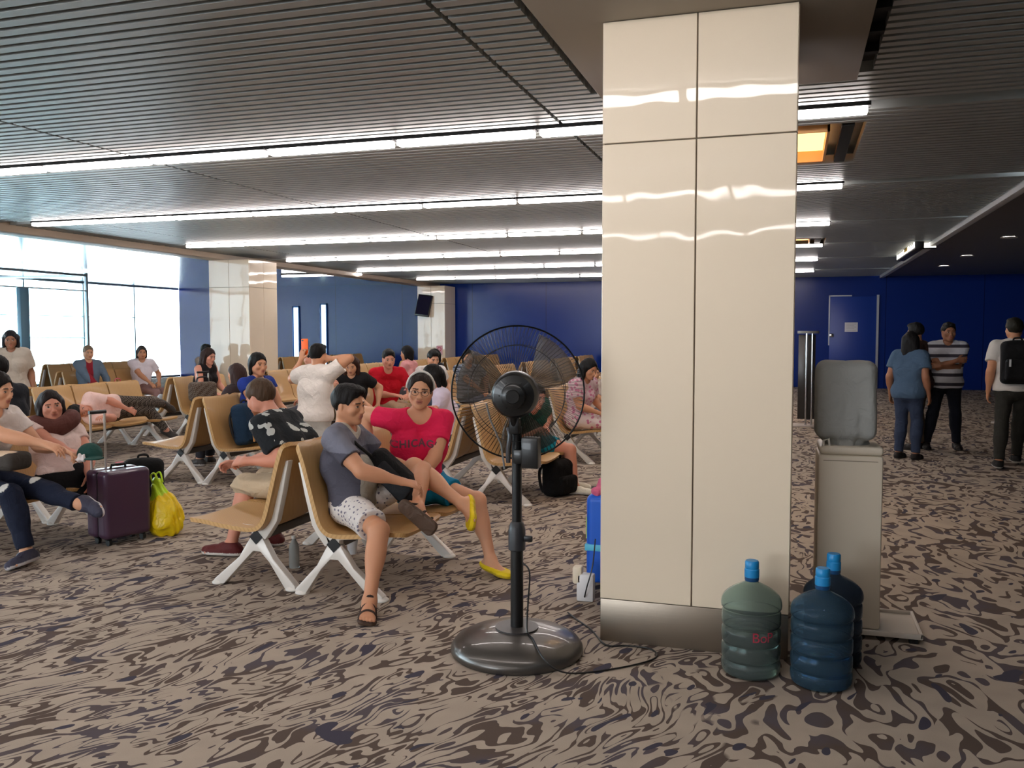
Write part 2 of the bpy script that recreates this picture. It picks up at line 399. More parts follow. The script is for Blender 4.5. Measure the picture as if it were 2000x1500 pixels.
for x, yy, lb in ((3.33,16.28,'nearest of the three round downlights in the dark right ceiling'), (3.33,19.92,'middle of the three round downlights in the dark right ceiling'), (3.33,22.8,'farthest of the three round downlights in the dark right ceiling')):
    if dl is None:
        dl = thing('downlight', lb, 'light', group='round downlights')
        MB().lathe([(0.10,0),(0.125,-0.004),(0.125,-0.016),(0.098,-0.014)], 24).build('rim', WHITE, dl)
        MB().lathe([(0.096,0.0),(0.096,-0.012)], 24).build('lamp', DL, dl); t = dl
    else: t = copy_tree(dl, lb)
    t.location = (x, yy, CZ-0.012)

# hanging sign -----------------------------------------------------------------
t = thing('hanging_sign', 'lit hanging sign box on two poles under the right ceiling edge', 'sign', (1.99,18.2,3.02))
MB().box((-0.0,-1.42,-0.02), (0.14,1.42,0.30)).build('case', BLACK, t, bevel=0.01)
MB().box((-0.008,-1.36,0.01), (0.0,1.36,0.27)).build('lit_face', mat('sign_light', (250,250,245), 0.4, emit=(255,250,235), estr=1.6), t)
g = MB(); g.box((-0.012,-0.4,0.04), (-0.008,0.1,0.24)); g.build('yellow_mark', mat('sign_yellow', (226,190,60), 0.5), t)
g = MB()
for k in range(6): g.box((-0.012,-1.2+k*0.11,0.07+0.03*(k % 2)), (-0.008,-1.13+k*0.11,0.2))
for k in range(8): g.box((-0.012,0.25+k*0.12,0.09), (-0.008,0.33+k*0.12,0.19-0.03*(k % 3)))
g.build('lettering', mat('sign_ink', (120,110,90), 0.5), t)
for yy in (-1.0, 1.0): MB().lathe([(0.018,0.30),(0.018,0.98)], 12, (0.07,yy,0)).build('hanging_pole', CHROME, t)
t2 = thing('hanging_sign', 'small lit sign panel facing the hall beside the hanging sign box', 'sign', (2.27,17.1,3.02))
MB().box((-0.11,-0.03,0.0), (0.10,0.03,0.38)).build('case', BLACK, t2, bevel=0.006)
MB().box((-0.10,-0.038,0.02), (0.09,-0.03,0.36)).build('lit_face', MATS['sign_light'], t2)
MB().lathe([(0.012,0.38),(0.012,0.98)], 10).build('hanging_pole', CHROME, t2)

# screen and poster on the far column
t = thing('wall_screen', 'dark television tilted on the distant column', 'television', (-10.95,25.4,2.42))
T = Matrix.Rotation(math.radians(-14),4,'X') @ Matrix.Rotation(math.radians(7),4,'Y')
MB().box((-0.24,-0.05,-0.36), (0.24,0.03,0.32)).build('case', BLACK, t, bevel=0.012, T=T)
MB().box((-0.215,-0.056,-0.32), (0.215,-0.05,0.28)).build('screen', mat('dark_screen', (34,34,58), 0.12), t, T=T)
MB().box((-0.05,0.0,-0.05), (0.05,0.11,0.05)).build('bracket', BLACK, t)
t = thing('wall_poster', 'pink notice with a round mark low on the distant column', 'poster', (-10.48,25.494,1.02))
MB().box((-0.10,-0.006,-0.14), (0.10,0.0,0.14)).build('sheet', mat('pink_paper', (222,178,190), 0.7), t)
MB().tube([(0.055*math.cos(a),-0.008,0.03+0.055*math.sin(a)) for a in [2*PI*k/20 for k in range(20)]], 0.010, 6, True).build('round_mark', mat('red_ink', (196,60,80), 0.6), t)

# metal stand, yellow-topped post, white barrier posts at the far right
t = thing('display_stand', 'tall dark metal stand with chrome posts behind the big column', 'stand', (0.24,15.4,0))
MB().box((-0.15,-0.03,0.12), (0.12,0.03,1.52)).build('panel', mat('smoked_panel', (60,58,56), 0.25, metal=0.4), t, bevel=0.008)
for x in (-0.02, 0.07): MB().lathe([(0.018,0.02),(0.018,1.55)], 12, (x,-0.05,0)).build('post', CHROME, t)
MB().lathe([(0.17,1.54),(0.17,1.58)], 24).build('cap', mat('grey_cap', (130,130,128), 0.4), t)
MB().box((-0.25,-0.22,0), (0.25,0.22,0.025)).build('base', mat('pale_base', (170,160,150), 0.5), t, bevel=0.006)
t = thing('warning_post', 'short white post with an orange top near the metal stand', 'post', (0.42,16.2,0))
MB().lathe([(0.10,0),(0.085,0.05),(0.08,0.62)], 20).build('body', mat('post_white', (190,185,178), 0.6), t)
MB().lathe([(0.09,0.60),(0.09,0.74),(0.02,0.86)], 20).build('top', mat('orange_plastic', (232,160,50), 0.5), t)
for k, (x, yy, h, lb) in enumerate(((3.68,15.6,1.0,'white barrier post nearest the right picture edge'), (3.42,16.9,0.85,'shorter white barrier post beside the man with the backpack'))):
    t = thing('barrier_post', lb, 'post', (x,yy,0))
    MB().lathe([(0.02,0.02),(0.02,h)], 12).build('pole', WHITE, t); MB().lathe([(0.15,0),(0.15,0.02),(0.03,0.04)], 20).build('base', WHITE, t)

# ------------------------------------------------------------------ benches
PITCH = 0.61
PROF = [(0.735,0.408),(0.70,0.418),(0.60,0.412),(0.48,0.396),(0.36,0.384),(0.27,0.384),(0.225,0.405),(0.195,0.45),(0.17,0.53),(0.14,0.64),(0.11,0.75),(0.085,0.83),(0.062,0.885),(0.035,0.905)]
def smooth_prof(p, n):
    out = []
    for i in range(len(p)-1):
        p0, p1, p2, p3 = (np.array(p[max(i-1,0)]), np.array(p[i]), np.array(p[i+1]), np.array(p[min(i+2,len(p)-1)]))
        for k in range(n):
            t = k/n; out.append(0.5*((2*p1)+(-p0+p2)*t+(2*p0-5*p1+4*p2-p3)*t*t+(-p0+3*p1-3*p2+p3)*t**3))
    out.append(np.array(p[-1])); return out
def seat_mesh():
    P = smooth_prof(PROF, 3); N = len(P); L = [0]
    for i in range(1, N): L.append(L[-1]+np.linalg.norm(P[i]-P[i-1]))
    mb = MB(); cols = 9; vs = []; W = 0.585; R = 0.06
    for side in (0, 1):
        for i in range(N):
            t = P[min(i+1,N-1)]-P[max(i-1,0)]; t = t/np.linalg.norm(t); nrm = np.array([t[1], -t[0]])   # points up / forward
            q = P[i]-(nrm*0.026 if side else 0)
            e = min(L[i], L[-1]-L[i]); ins = 0 if e > R else R-math.sqrt(max(R*R-(R-e)**2, 0))
            hw = W/2-ins*0.9
            for j in range(cols):
                f = j/(cols-1)*2-1; dish = 0.012*(1-abs(f)**3)
                qq = q-nrm*dish; vs.append((qq[0], PITCH/2+f*hw, qq[1]))
    fs = []; o = N*cols
    for i in range(N-1):
        for j in range(cols-1):
            a = i*cols+j; fs.append((a, a+1, a+cols+1, a+cols)); fs.append((o+a, o+a+cols, o+a+cols+1, o+a+1))
        fs.append((i*cols, (i+1)*cols, o+(i+1)*cols, o+i*cols)); e = cols-1; fs.append((i*cols+e, o+i*cols+e, o+(i+1)*cols+e, (i+1)*cols+e))
    for j in range(cols-1):
        fs.append((j, o+j, o+j+1, j+1)); a = (N-1)*cols+j; fs.append((a, a+1, o+a+1, o+a))
    return mb.add(vs, fs)
def frame_mesh():
    m_ = MB(); y0, y1 = -0.028, 0.028
    m_.prism([(0.235,0.315),(0.315,0.315),(0.40,0.185),(0.585,0.03),(0.585,0.005),(0.515,0.005),(0.36,0.165),(0.30,0.225),(0.25,0.225),(0.19,0.165),(0.08,0.005),(0.012,0.005),(0.012,0.03),(0.16,0.185)], y0, y1)
    m_.prism([(0.24,0.30),(0.31,0.30),(0.31,0.345),(0.60,0.375),(0.60,0.392),(0.30,0.372),(0.215,0.372)], y0, y1)
    m_.prism([(0.215,0.30),(0.265,0.33),(0.20,0.40),(0.172,0.43),(0.125,0.60),(0.065,0.79),(0.045,0.79),(0.085,0.60),(0.13,0.42),(0.17,0.36)], y0, y1)
    for x in (0.046, 0.565): m_.lathe([(0.044,0),(0.044,0.012),(0.026,0.026)], 20, (x,0,0))
    return m_
b_seat = seat_mesh().build('seat_shell', SEAT, None, smooth=math.radians(50)); b_frame = frame_mesh().build('leg_frame', WHITE, None, bevel=0.006)
b_cap = MB().prism([(0.275,0.27),(0.32,0.315),(0.275,0.36),(0.23,0.315)], -0.034, -0.027).build('end_cap', BLACK, None)
protos = (b_seat, b_frame, b_cap); beams = {}
BENCH_MESH = [o.data for o in protos]
for o in protos: bpy.data.objects.remove(o)
def part(name, me, parent, loc=(0,0,0)):
    o = bpy.data.objects.new(name, me); C.objects.link(o); o.parent = parent; o.location = loc; return o
def bench(xm, y0, n, dirn, label, group=None, frames=None):
    L_ = n*PITCH
    t = thing('airport_bench', label, 'bench', (xm, y0 if dirn > 0 else y0+L_, 0), 0 if dirn > 0 else PI, group)
    for k in range(n): part('seat_shell', BENCH_MESH[0], t, (0, k*PITCH, 0))
    fr = frames or ([0.06, L_-0.1] if n < 4 else [0.06, L_/2, L_-0.06])
    for f in fr: part('leg_frame', BENCH_MESH[1], t, (0, f, 0))
    part('end_cap', BENCH_MESH[2], t, (0, min(fr), 0)); part('end_cap', BENCH_MESH[2], t, (0, max(fr)+0.061, 0))
    if n not in beams:
        b = MB().box((0.25,min(fr)-0.02,0.29), (0.30,max(fr)+0.02,0.34)).build('beam', mat('beam_grey', (90,88,84), 0.5), None, bevel=0.004); beams[n] = b.data; bpy.data.objects.remove(b)
    part('beam', beams[n], t)
    return t
def pair(xm, y0, n, la, lb, group=None):
    bench(xm, y0, n, 1, la, group); bench(xm, y0, n, -1, lb, group)
YA = 4.50
pair(-2.81, YA, 2, 'tan bench seating the man in patterned shorts and the woman in the pink shirt', 'tan bench facing left with the nearest empty seat in the foreground')
pair(-2.81, 7.46, 2, 'tan bench behind the standing fan, facing right', 'tan bench facing left, behind the couple and back to back with the fan bench')
pair(-2.81, 10.1, 2, 'pale tan bench glimpsed between the fan and the big column', 'tan bench facing left, back to back with the one beside the big column')
pair(-5.75, 4.50, 2, 'tan bench at the left edge seating the woman with the neck pillow', 'tan bench at the left edge turned away behind the neck pillow woman')
pair(-5.75, 7.54, 2, 'tan bench with the blue backpack on its near seat', 'tan bench facing left with an empty seat, behind the purple suitcase')
pair(-5.75, 10.15, 3, 'tan bench seating the man in the red shirt', 'tan bench turned away behind the man in the red shirt')
pair(-5.75, 13.1, 3, 'tan bench in the fourth rank of the middle line, facing right', 'tan bench in the fourth rank of the middle line, facing left')
pair(-8.75, 8.3, 3, 'tan bench carrying the person lying in checked trousers', 'tan bench backing onto the one with the lying person')
pair(-8.75, 10.85, 2, 'tan bench seating the woman in the black vest top', 'tan bench facing left with a grey plastic bag on its seat')
pair(-8.75, 13.3, 3, 'tan bench one rank beyond the woman in the black vest top, facing right', 'tan bench one rank beyond the woman in the black vest top, facing left')
pair(-11.95, 9.6, 3, 'tan bench by the window bay nearest the standing woman, facing right', 'tan bench by the window bay nearest the standing woman, facing left')
pair(-11.95, 12.0, 3, 'tan bench seating the person in the grey-blue jacket', 'tan bench backing onto the person in the grey-blue jacket')
pair(-14.9, 11.3, 4, 'tan bench before the vestibule, nearer one facing right', 'tan bench before the vestibule, nearer one facing left')
pair(-14.9, 14.6, 4, 'tan bench before the vestibule, farther one facing right', 'tan bench before the vestibule, farther one facing left')
FARG = 'far benches before the blue wall'; FARL = 'tan bench in the dense far ranks before the blue wall'
for xm, yl in ((-2.81,(13.0,15.8,18.6,21.4,24.0)), (-5.75,(16.2,18.9,21.5,24.0)), (-8.75,(16.4,19.0,21.6,24.0)), (-13.2,(18.0,20.8,23.6))):
    for yy in yl: pair(xm, yy, 3, FARL, FARL, FARG)
# ------------------------------------------------------------------ solid modelling: blended volumes meshed by surface nets
def nrm(v):
    v = np.asarray(v, float); L = np.linalg.norm(v); return v/L if L > 1e-9 else v
A = lambda *v: np.array(v, float)
def rc(a, b, ra, rb=None, cap=(0, 0)):            # tapered rod; cap=(1,1) gives flat ends
    a = np.asarray(a, float); b = np.asarray(b, float); rb = ra if rb is None else rb
    d = b-a; L2 = max(float(d@d), 1e-8); L = math.sqrt(L2)
    def fn(X, Y, Z):
        px = X-a[0]; py = Y-a[1]; pz = Z-a[2]
        t0 = (px*d[0]+py*d[1]+pz*d[2])/L2; t = np.clip(t0, 0, 1)
        r = np.sqrt((px-t*d[0])**2+(py-t*d[1])**2+(pz-t*d[2])**2)-(ra+(rb-ra)*t)
        if cap[0]: r = np.maximum(r, -t0*L)
        if cap[1]: r = np.maximum(r, (t0-1)*L)
        return r
    R = max(ra, rb); return fn, np.minimum(a, b)-R, np.maximum(a, b)+R
def el(c, rad, ax=None):                           # ellipsoid, optional axes (rows)
    c = np.asarray(c, float); ax = np.eye(3) if ax is None else np.asarray(ax, float); rad = np.asarray(rad, float)
    def fn(X, Y, Z):
        px = X-c[0]; py = Y-c[1]; pz = Z-c[2]; s0 = 0; s1 = 0
        for i in range(3):
            q = (px*ax[i][0]+py*ax[i][1]+pz*ax[i][2])/rad[i]; s0 = s0+q*q; s1 = s1+(q/rad[i])**2
        k0 = np.sqrt(s0); k1 = np.sqrt(s1)+1e-9
        return k0*(k0-1)/k1
    ext = np.sqrt(sum((ax[i]*rad[i])**2 for i in range(3))); return fn, c-ext, c+ext
def bx(c, half, r=0.0, ax=None):                   # rounded box
    c = np.asarray(c, float); ax = np.eye(3) if ax is None else np.asarray(ax, float); half = np.asarray(half, float)-r
    def fn(X, Y, Z):
        px = X-c[0]; py = Y-c[1]; pz = Z-c[2]; o = 0; mx = None
        for i in range(3):
            q = np.abs(px*ax[i][0]+py*ax[i][1]+pz*ax[i][2])-half[i]; o = o+np.maximum(q, 0)**2; mx = q if mx is None else np.maximum(mx, q)
        return np.sqrt(o)+np.minimum(mx, 0)-r
    ext = sum(np.abs(ax[i])*(half[i]+r) for i in range(3)); return fn, c-ext, c+ext
def half(p, n):                                    # half space: keeps the side n points away from
    p = np.asarray(p, float); n = nrm(n)
    return (lambda X, Y, Z: (X-p[0])*n[0]+(Y-p[1])*n[1]+(Z-p[2])*n[2]), None, None
EDG = [(a, b) for a in range(8) for b in range(8) if a < b and bin(a ^ b).count('1') == 1]
class Vol:
    def __init__(s, h): s.h = h; s.ops = []
    def u(s, prim, k=0.02): s.ops.append(('u', prim, k)); return s
    def d(s, prim, k=0.01): s.ops.append(('d', prim, k)); return s        # cut away
    def i(s, prim, k=0.004, lo=None, hi=None): s.ops.append(('i', prim, k, lo, hi)); return s  # keep inside
    def us(s, prims, k=0.02):
        for p in prims: s.u(p, k)
        return s
    def mesh(s, wob=None):
        h = s.h; los = [p[1][1] for p in s.ops if p[0] == 'u']; his = [p[1][2] for p in s.ops if p[0] == 'u']
        lo = np.min(los, 0)-3*h; hi = np.max(his, 0)+3*h
        n = np.ceil((hi-lo)/h).astype(int)+1; g = np.full(n, 0.5, np.float32)
        ax = [(lo[i]+h*np.arange(n[i])).astype(np.float32) for i in range(3)]
        for op in s.ops:
            fn, bl, bh = op[1]; k = op[2]
            if op[0] == 'i' and op[3] is not None: bl, bh = np.asarray(op[3], float), np.asarray(op[4], float)
            if bl is None: sl = (slice(None),)*3
            else:
                e = k+3*h if op[0] != 'i' else 0
                sl = tuple(slice(max(int((bl[i]-e-lo[i])/h), 0), max(min(int((bh[i]+e-lo[i])/h)+2, n[i]), 0)) for i in range(3))
            X = ax[0][sl[0]][:, None, None]; Y = ax[1][sl[1]][None, :, None]; Z = ax[2][sl[2]][None, None, :]
            if min(X.size, Y.size, Z.size) == 0: continue
            d = fn(X, Y, Z).astype(np.float32); q = g[sl]
            if op[0] == 'u':
                t = np.maximum(k-np.abs(q-d), 0)/k; g[sl] = np.minimum(q, d)-t*t*k*0.25
            else:
                if op[0] == 'd': d = -d
                t = np.maximum(k-np.abs(q-d), 0)/k; g[sl] = np.maximum(q, d)+t*t*k*0.25
        if wob is not None: g += wob(ax[0][:, None, None], ax[1][None, :, None], ax[2][None, None, :])
        for a_ in range(3):                        # close the border
            ix = [slice(None)]*3; ix[a_] = 0; g[tuple(ix)] = 0.5; ix[a_] = -1; g[tuple(ix)] = 0.5
        ins = g < 0; m_ = [x-1 for x in g.shape]
        cs = np.zeros(m_, np.uint8)
        for c in range(8): cs += ins[(c & 1):m_[0]+(c & 1), ((c >> 1) & 1):m_[1]+((c >> 1) & 1), (c >> 2):m_[2]+(c >> 2)]
        act = np.argwhere((cs > 0) & (cs < 8)); idx = np.full(m_, -1, np.int32); idx[tuple(act.T)] = np.arange(len(act))
        cv = np.stack([g[act[:, 0]+(c & 1), act[:, 1]+((c >> 1) & 1), act[:, 2]+(c >> 2)] for c in range(8)], 1)
        pos = np.zeros((len(act), 3)); cnt = np.zeros(len(act))
        for a_, b_ in EDG:
            va, vb = cv[:, a_], cv[:, b_]; mk = (va < 0) != (vb < 0); t = np.where(mk, va/np.where(mk, va-vb, 1), 0)
            pa = A(a_ & 1, (a_ >> 1) & 1, a_ >> 2); pb = A(b_ & 1, (b_ >> 1) & 1, b_ >> 2)
            pos += mk[:, None]*(pa+t[:, None]*(pb-pa)); cnt += mk
        V = lo+h*(act+pos/cnt[:, None]); F = []
        for a_ in range(3):
            b_, c_ = (a_+1) % 3, (a_+2) % 3
            s0 = [slice(0, m_[0]), slice(0, m_[1]), slice(0, m_[2])]; s1 = list(s0)
            s0[b_] = slice(1, m_[b_]); s0[c_] = slice(1, m_[c_]); s1[b_] = s0[b_]; s1[c_] = s0[c_]; s1[a_] = slice(1, m_[a_]+1)
            i0 = ins[tuple(s0)]; i1 = ins[tuple(s1)]; e = np.argwhere(i0 != i1)
            if not len(e): continue
            fl = i0[tuple(e.T)]; e = e.copy(); e[:, b_] += 1; e[:, c_] += 1
            def at_(db, dc):
                q = e.copy(); q[:, b_] -= db; q[:, c_] -= dc; return idx[tuple(q.T)]
            q = np.stack([at_(1, 1), at_(0, 1), at_(0, 0), at_(1, 0)], 1); q[~fl] = q[~fl][:, ::-1]; F.append(q)
        return V, np.concatenate(F)
def put(name, VF, material, parent, col=(128,128,128), paint=(), origin=None, soft=1):
    V, F = VF
    O = np.asarray(origin if origin is not None else (0, 0, 0), float)
    if soft:                                        # light Laplacian relaxation
        acc = np.zeros_like(V); cn = np.zeros(len(V))
        for a_, b_ in ((0,1),(1,2),(2,3),(3,0)):
            for p, q in ((a_,b_),(b_,a_)):
                np.add.at(acc, F[:, p], V[F[:, q]]); np.add.at(cn, F[:, p], 1)
        V = V*0.4+0.6*acc/np.maximum(cn, 1)[:, None]
    me = bpy.data.meshes.new(name); me.vertices.add(len(V)); me.vertices.foreach_set('co', (V-O).astype(np.float32).ravel())
    me.loops.add(F.size); me.loops.foreach_set('vertex_index', F.astype(np.int32).ravel()); me.polygons.add(len(F))
    me.polygons.foreach_set('loop_start', np.arange(0, F.size, 4, dtype=np.int32)); me.update(calc_edges=True); me.validate()
    ca = np.ones((len(V), 4), np.float32); ca[:, :3] = s2l(col)
    X, Y, Z = V[:, 0], V[:, 1], V[:, 2]
    for pr, c, th in paint:
        mk = pr[0](X, Y, Z) < th; ca[mk, :3] = s2l(c)
    at_ = me.color_attributes.new('Col', 'FLOAT_COLOR', 'POINT'); at_.data.foreach_set('color', ca.ravel())
    me.shade_smooth(); me.materials.append(material)
    o = bpy.data.objects.new(name, me); C.objects.link(o)
    if parent is not None: o.parent = parent
    return o

# ------------------------------------------------------------------ the standing fan
FX, FY = -1.258, 4.03
fan = thing('pedestal_fan', 'black pedestal fan with wire cage and round base in the foreground', 'fan', (FX,FY,0))
GUN = mat('gunmetal_base', (88,84,80), 0.33, metal=0.55, coat=0.3)
MB().lathe([(0.0,0.0),(0.312,0.0),(0.322,0.012),(0.320,0.035),(0.30,0.062),(0.25,0.088),(0.17,0.108),(0.11,0.117),(0.0,0.118)], 64).build('base', GUN, fan, smooth=math.radians(50))
MB().lathe([(0.105,0.117),(0.105,0.124),(0.03,0.126)], 40).build('base_plate', mat('dark_grey_plate', (58,55,54), 0.4), fan)
MB().lathe([(0.031,0.12),(0.031,0.55)], 24).build('lower_pole', BLACK, fan)
MB().lathe([(0.024,0.55),(0.024,1.10)], 24).build('upper_pole', BLACK, fan)
cl = MB().lathe([(0.036,0.50),(0.042,0.505),(0.042,0.60),(0.034,0.63),(0.026,0.64)], 24).build('collar', mat('grey_plastic', (46,47,50), 0.4), fan)
MB().cbox((0.055,-0.005,0.56), (0.05,0.02,0.03)).build('knob', BLACK, cl, bevel=0.006)
fd = nrm((-0.20,0.978,0.02)); fr_ = nrm(np.cross(fd, (0,0,1))); fu = np.cross(fr_, fd)
TF = Matrix(((fr_[0],fd[0],fu[0],0.0),(fr_[1],fd[1],fu[1],0.0),(fr_[2],fd[2],fu[2],1.262),(0,0,0,1)))      # local: x right, y blowing direction, z up
mh = MB(); TY = Matrix.Rotation(-PI/2, 4, 'X')
prof = [(0.0,-0.20),(0.04,-0.20),(0.055,-0.19),(0.06,-0.15),(0.095,-0.14),(0.108,-0.12),(0.112,-0.05),(0.10,-0.02),(0.0,-0.02)]
mo = mh.lathe(prof, 40, T=TY, cap=False).build('motor_housing', mat('satin_black', (20,21,22), 0.35, coat=0.2), fan, T=TF)
MB().lathe([(0.0,-0.206),(0.030,-0.206),(0.036,-0.196)], 24, T=TY, cap=False).build('motor_cap', BLACK, mo)
for k in range(6):
    a = 2*PI*k/6; MB().tube([(0.098*math.cos(a),-0.125,0.098*math.sin(a)), (0.062*math.cos(a),-0.146,0.062*math.sin(a))], 0.006, 6).build('vent_rib', BLACK, mo)
def guard(sgn, name, hub):
    g_ = MB(); n_ = 104; R = 0.322
    for k in range(n_):
        a = 2*PI*k/n_; pts = []
        for j in range(6):
            f = j/5; r = hub+(R-hub)*f; yy = sgn*0.085*(1-f**3.0)+0.03; aa = a+0.10*(1-f)
            pts.append((r*math.cos(aa), yy, r*math.sin(aa)))
        g_.tube(pts, 0.00105, 3)
    for r_, yy, t_ in ((R,0.03,0.0042),(hub,0.03+sgn*0.085,0.003),(0.23,0.03+sgn*0.062,0.0016)):
        g_.tube([(r_*math.cos(2*PI*k/72), yy, r_*math.sin(2*PI*k/72)) for k in range(72)], t_, 6, True)
    return g_.build(name, mat('black_wire', (14,14,15), 0.35, metal=0.3), fan, T=TF)
guard(-1, 'rear_guard', 0.10); guard(1, 'front_guard', 0.075)
MB().lathe([(0.0,0.118),(0.07,0.116),(0.076,0.108)], 28, T=TY, cap=False).build('front_badge', BLACK, fan, T=TF)
BL = mat('smoked_blade', (84,74,62), 0.3, alpha=0.55)
MB().lathe([(0.0,-0.01),(0.05,-0.01),(0.05,0.07),(0.0,0.075)], 28, T=TY, cap=False).build('blade_hub', BLACK, fan, T=TF)
for k in range(3):
    vs = []; fs = []; nr, na = 10, 8
    for i in range(nr+1):
        f = i/nr; r = 0.045+0.255*f; half_ = 0.20+0.42*math.sin(min(f*1.25, 1)*PI*0.5)*(1-0.35*f); sk = 0.25*f
        for j in range(na+1):
            u = j/na*2-1; a = 2*PI*k/3+0.5+sk+u*half_*(1 if abs(u) < 1 else 0.97)
            vs.append((r*math.cos(a), 0.03+u*0.028*(1-0.3*f)+0.006*(1-u*u), r*math.sin(a)))
    for i in range(nr):
        for j in range(na):
            q = i*(na+1)+j; fs.append((q, q+1, q+na+2, q+na+1))
    b = MB().add(vs, fs).build('blade', BL, fan, T=TF, smooth=math.radians(60)); sm_ = b.modifiers.new('thick', 'SOLIDIFY'); sm_.thickness = 0.003
br = MB(); br.cbox((0.0,-0.03,1.12), (0.05,0.05,0.10)); br.cbox((0.0,-0.06,1.17), (0.034,0.08,0.03)); br.tube([(0,-0.02,1.07),(0,-0.06,1.17),(0,-0.09,1.23)], 0.02, 10)
bk = br.build('tilt_bracket', BLACK, fan, bevel=0.006)
MB().tube([(-0.035,-0.05,1.16),(0.03,-0.05,1.16)], 0.016, 12).build('tilt_knob', CHROME, bk)
cb = MB(); cb.cbox((0.075,-0.01,0.98), (0.085,0.06,0.15)); cb.cbox((0.02,-0.01,0.96), (0.06,0.05,0.07)); cb.build('control_box', mat('satin_black', (20,21,22), 0.35), fan, bevel=0.008)
MB().tube([(-0.035,-0.03,0.93),(-0.03,-0.04,1.0),(-0.02,-0.045,1.06),(-0.03,-0.04,1.10)], 0.012, 8).build('clamp_lever', mat('grey_metal', (110,112,116), 0.3, metal=0.8), fan)
cp = [(-0.11,-0.13,1.22),(-0.10,-0.10,1.14),(-0.06,-0.06,1.02),(-0.05,-0.04,0.90)]
MB().tube([tuple(p) for p in cp], 0.005, 8).build('motor_lead', mat('grey_lead', (120,120,120), 0.5), fan)
def curve_pts(P, n=8): return [tuple(q) for q in smooth3(P, n)]
def smooth3(p, n):
    p = [np.array(q, float) for q in p]; out = []
    for i in range(len(p)-1):
        p0, p1, p2, p3 = p[max(i-1,0)], p[i], p[i+1], p[min(i+2,len(p)-1)]
        for k in range(n):
            t = k/n; out.append(0.5*((2*p1)+(-p0+p2)*t+(2*p0-5*p1+4*p2-p3)*t*t+(-p0+3*p1-3*p2+p3)*t**3))
    out.append(p[-1]); return out
cord = [(0.034,-0.01,0.44),(0.07,-0.02,0.40),(0.065,-0.03,0.25),(0.07,-0.06,0.13),(0.12,-0.13,0.115),(0.20,-0.24,0.075),(0.27,-0.25,0.03),(0.36,-0.20,0.008),(0.55,-0.05,0.006),(0.66,0.10,0.006),(0.62,0.21,0.006),(0.50,0.22,0.006),(0.40,0.20,0.006),(0.28,0.40,0.006),(0.16,0.55,0.006),(0.10,0.62,0.012)]
MB().tube(curve_pts(cord), 0.0042, 8).build('power_cord', BLACK, fan)

# ------------------------------------------------------------------ water bottles and dispenser
BP = [(0.0,0.0),(0.105,0.0),(0.124,0.010),(0.131,0.03),(0.131,0.058),(0.124,0.066),(0.124,0.074),(0.131,0.082),(0.131,0.132),(0.123,0.141),(0.123,0.149),(0.131,0.158),(0.131,0.208),(0.123,0.217),(0.123,0.225),(0.131,0.234),(0.131,0.285),(0.125,0.293),(0.125,0.300),(0.134,0.308),(0.134,0.335),(0.122,0.362),(0.085,0.392),(0.045,0.412),(0.029,0.424),(0.027,0.462)]
def bottle(x, y, tint, name, label, level=0.0, text=False, grp=None):
    t = thing('water_bottle', label, 'bottle', (x,y,0), 0.0, grp)
    prof = smooth_prof([(r, z) for r, z in BP[1:]], 2)
    prof = [(0.0, 0.004)]+[(p[0], p[1]) for p in prof]
    pm = mat('bottle_plastic_'+name, tint, 0.07, trans=0.9, ior=1.12, spec=0.6)
    b = MB().lathe(prof, 48, cap=False).build('shell', pm, t, smooth=math.radians(60)); sd = b.modifiers.new('wall', 'SOLIDIFY'); sd.thickness = 0.003
    if level:
        wt = mat('water_'+name, tint, 0.02, trans=0.9, ior=1.33)
        MB().lathe([(0.0,0.006)]+[(min(r, 0.128)-0.008, z) for r, z in BP[2:] if z < level]+[(0.115,level),(0.0,level)], 40, cap=False).build('water', wt, t, smooth=math.radians(50))
    c_ = MB().lathe([(0.030,0.440),(0.033,0.444),(0.033,0.478),(0.030,0.482),(0.031,0.486),(0.031,0.512),(0.027,0.518),(0.0,0.518)], 28, cap=False).build('cap', mat('blue_cap', (32,140,205), 0.35), t)
    MB().lathe([(0.030,0.425),(0.032,0.43),(0.032,0.444)], 24).build('seal_band', mat('dark_blue_band', (28,74,120), 0.4), t)
    if text:
        for ch, ang, hh in (('B', 0.05, 0.045), ('o', 0.30, 0.035), ('P', 0.52, 0.045)):
            cu = bpy.data.curves.new('print', 'FONT'); cu.body = ch; cu.size = 0.062; cu.align_x = 'CENTER'
            to = bpy.data.objects.new('tmp', cu); C.objects.link(to); dg = bpy.context.evaluated_depsgraph_get(); me = bpy.data.meshes.new_from_object(to.evaluated_get(dg)); bpy.data.objects.remove(to)
            for v in me.vertices:
                a = -PI/2+0.15+ang*1.05+v.co.x/0.132; v.co = Vector((0.1328*math.cos(a), 0.1328*math.sin(a), 0.182+v.co.y))
            me.materials.append(mat('red_print', (170,50,70), 0.5)); o = bpy.data.objects.new('printed_letter', me); C.objects.link(o); o.parent = t
    return t
bottle(-0.160, 4.10, (206,226,222), 'green', 'pale green water bottle with red print standing before the column', 0.20, True)
bottle(0.143, 4.06, (140,186,220), 'blue', 'blue water bottle standing nearest the viewer, before the dispenser', 0.16)
bottle(0.20, 4.345, (112,132,156), 'dark', 'dark blue water bottle half hidden behind the front blue bottle', 0.0)
IV = mat('ivory_plastic', (214,202,182), 0.45)
dp = thing('water_dispenser', 'ivory floor-standing water dispenser seen from behind beside the column', 'water dispenser', (0.285,4.90,0), 0.02)
v = MB(); v.box((-0.155,-0.16,0.045), (0.155,0.16,0.93)); v.build('cabinet', IV, dp, bevel=0.014)
v = MB(); v.box((-0.150,-0.155,0.93), (0.157,0.165,0.975)); v.build('top', mat('pale_ivory', (214,203,184), 0.4), dp, bevel=0.018, seg=3)
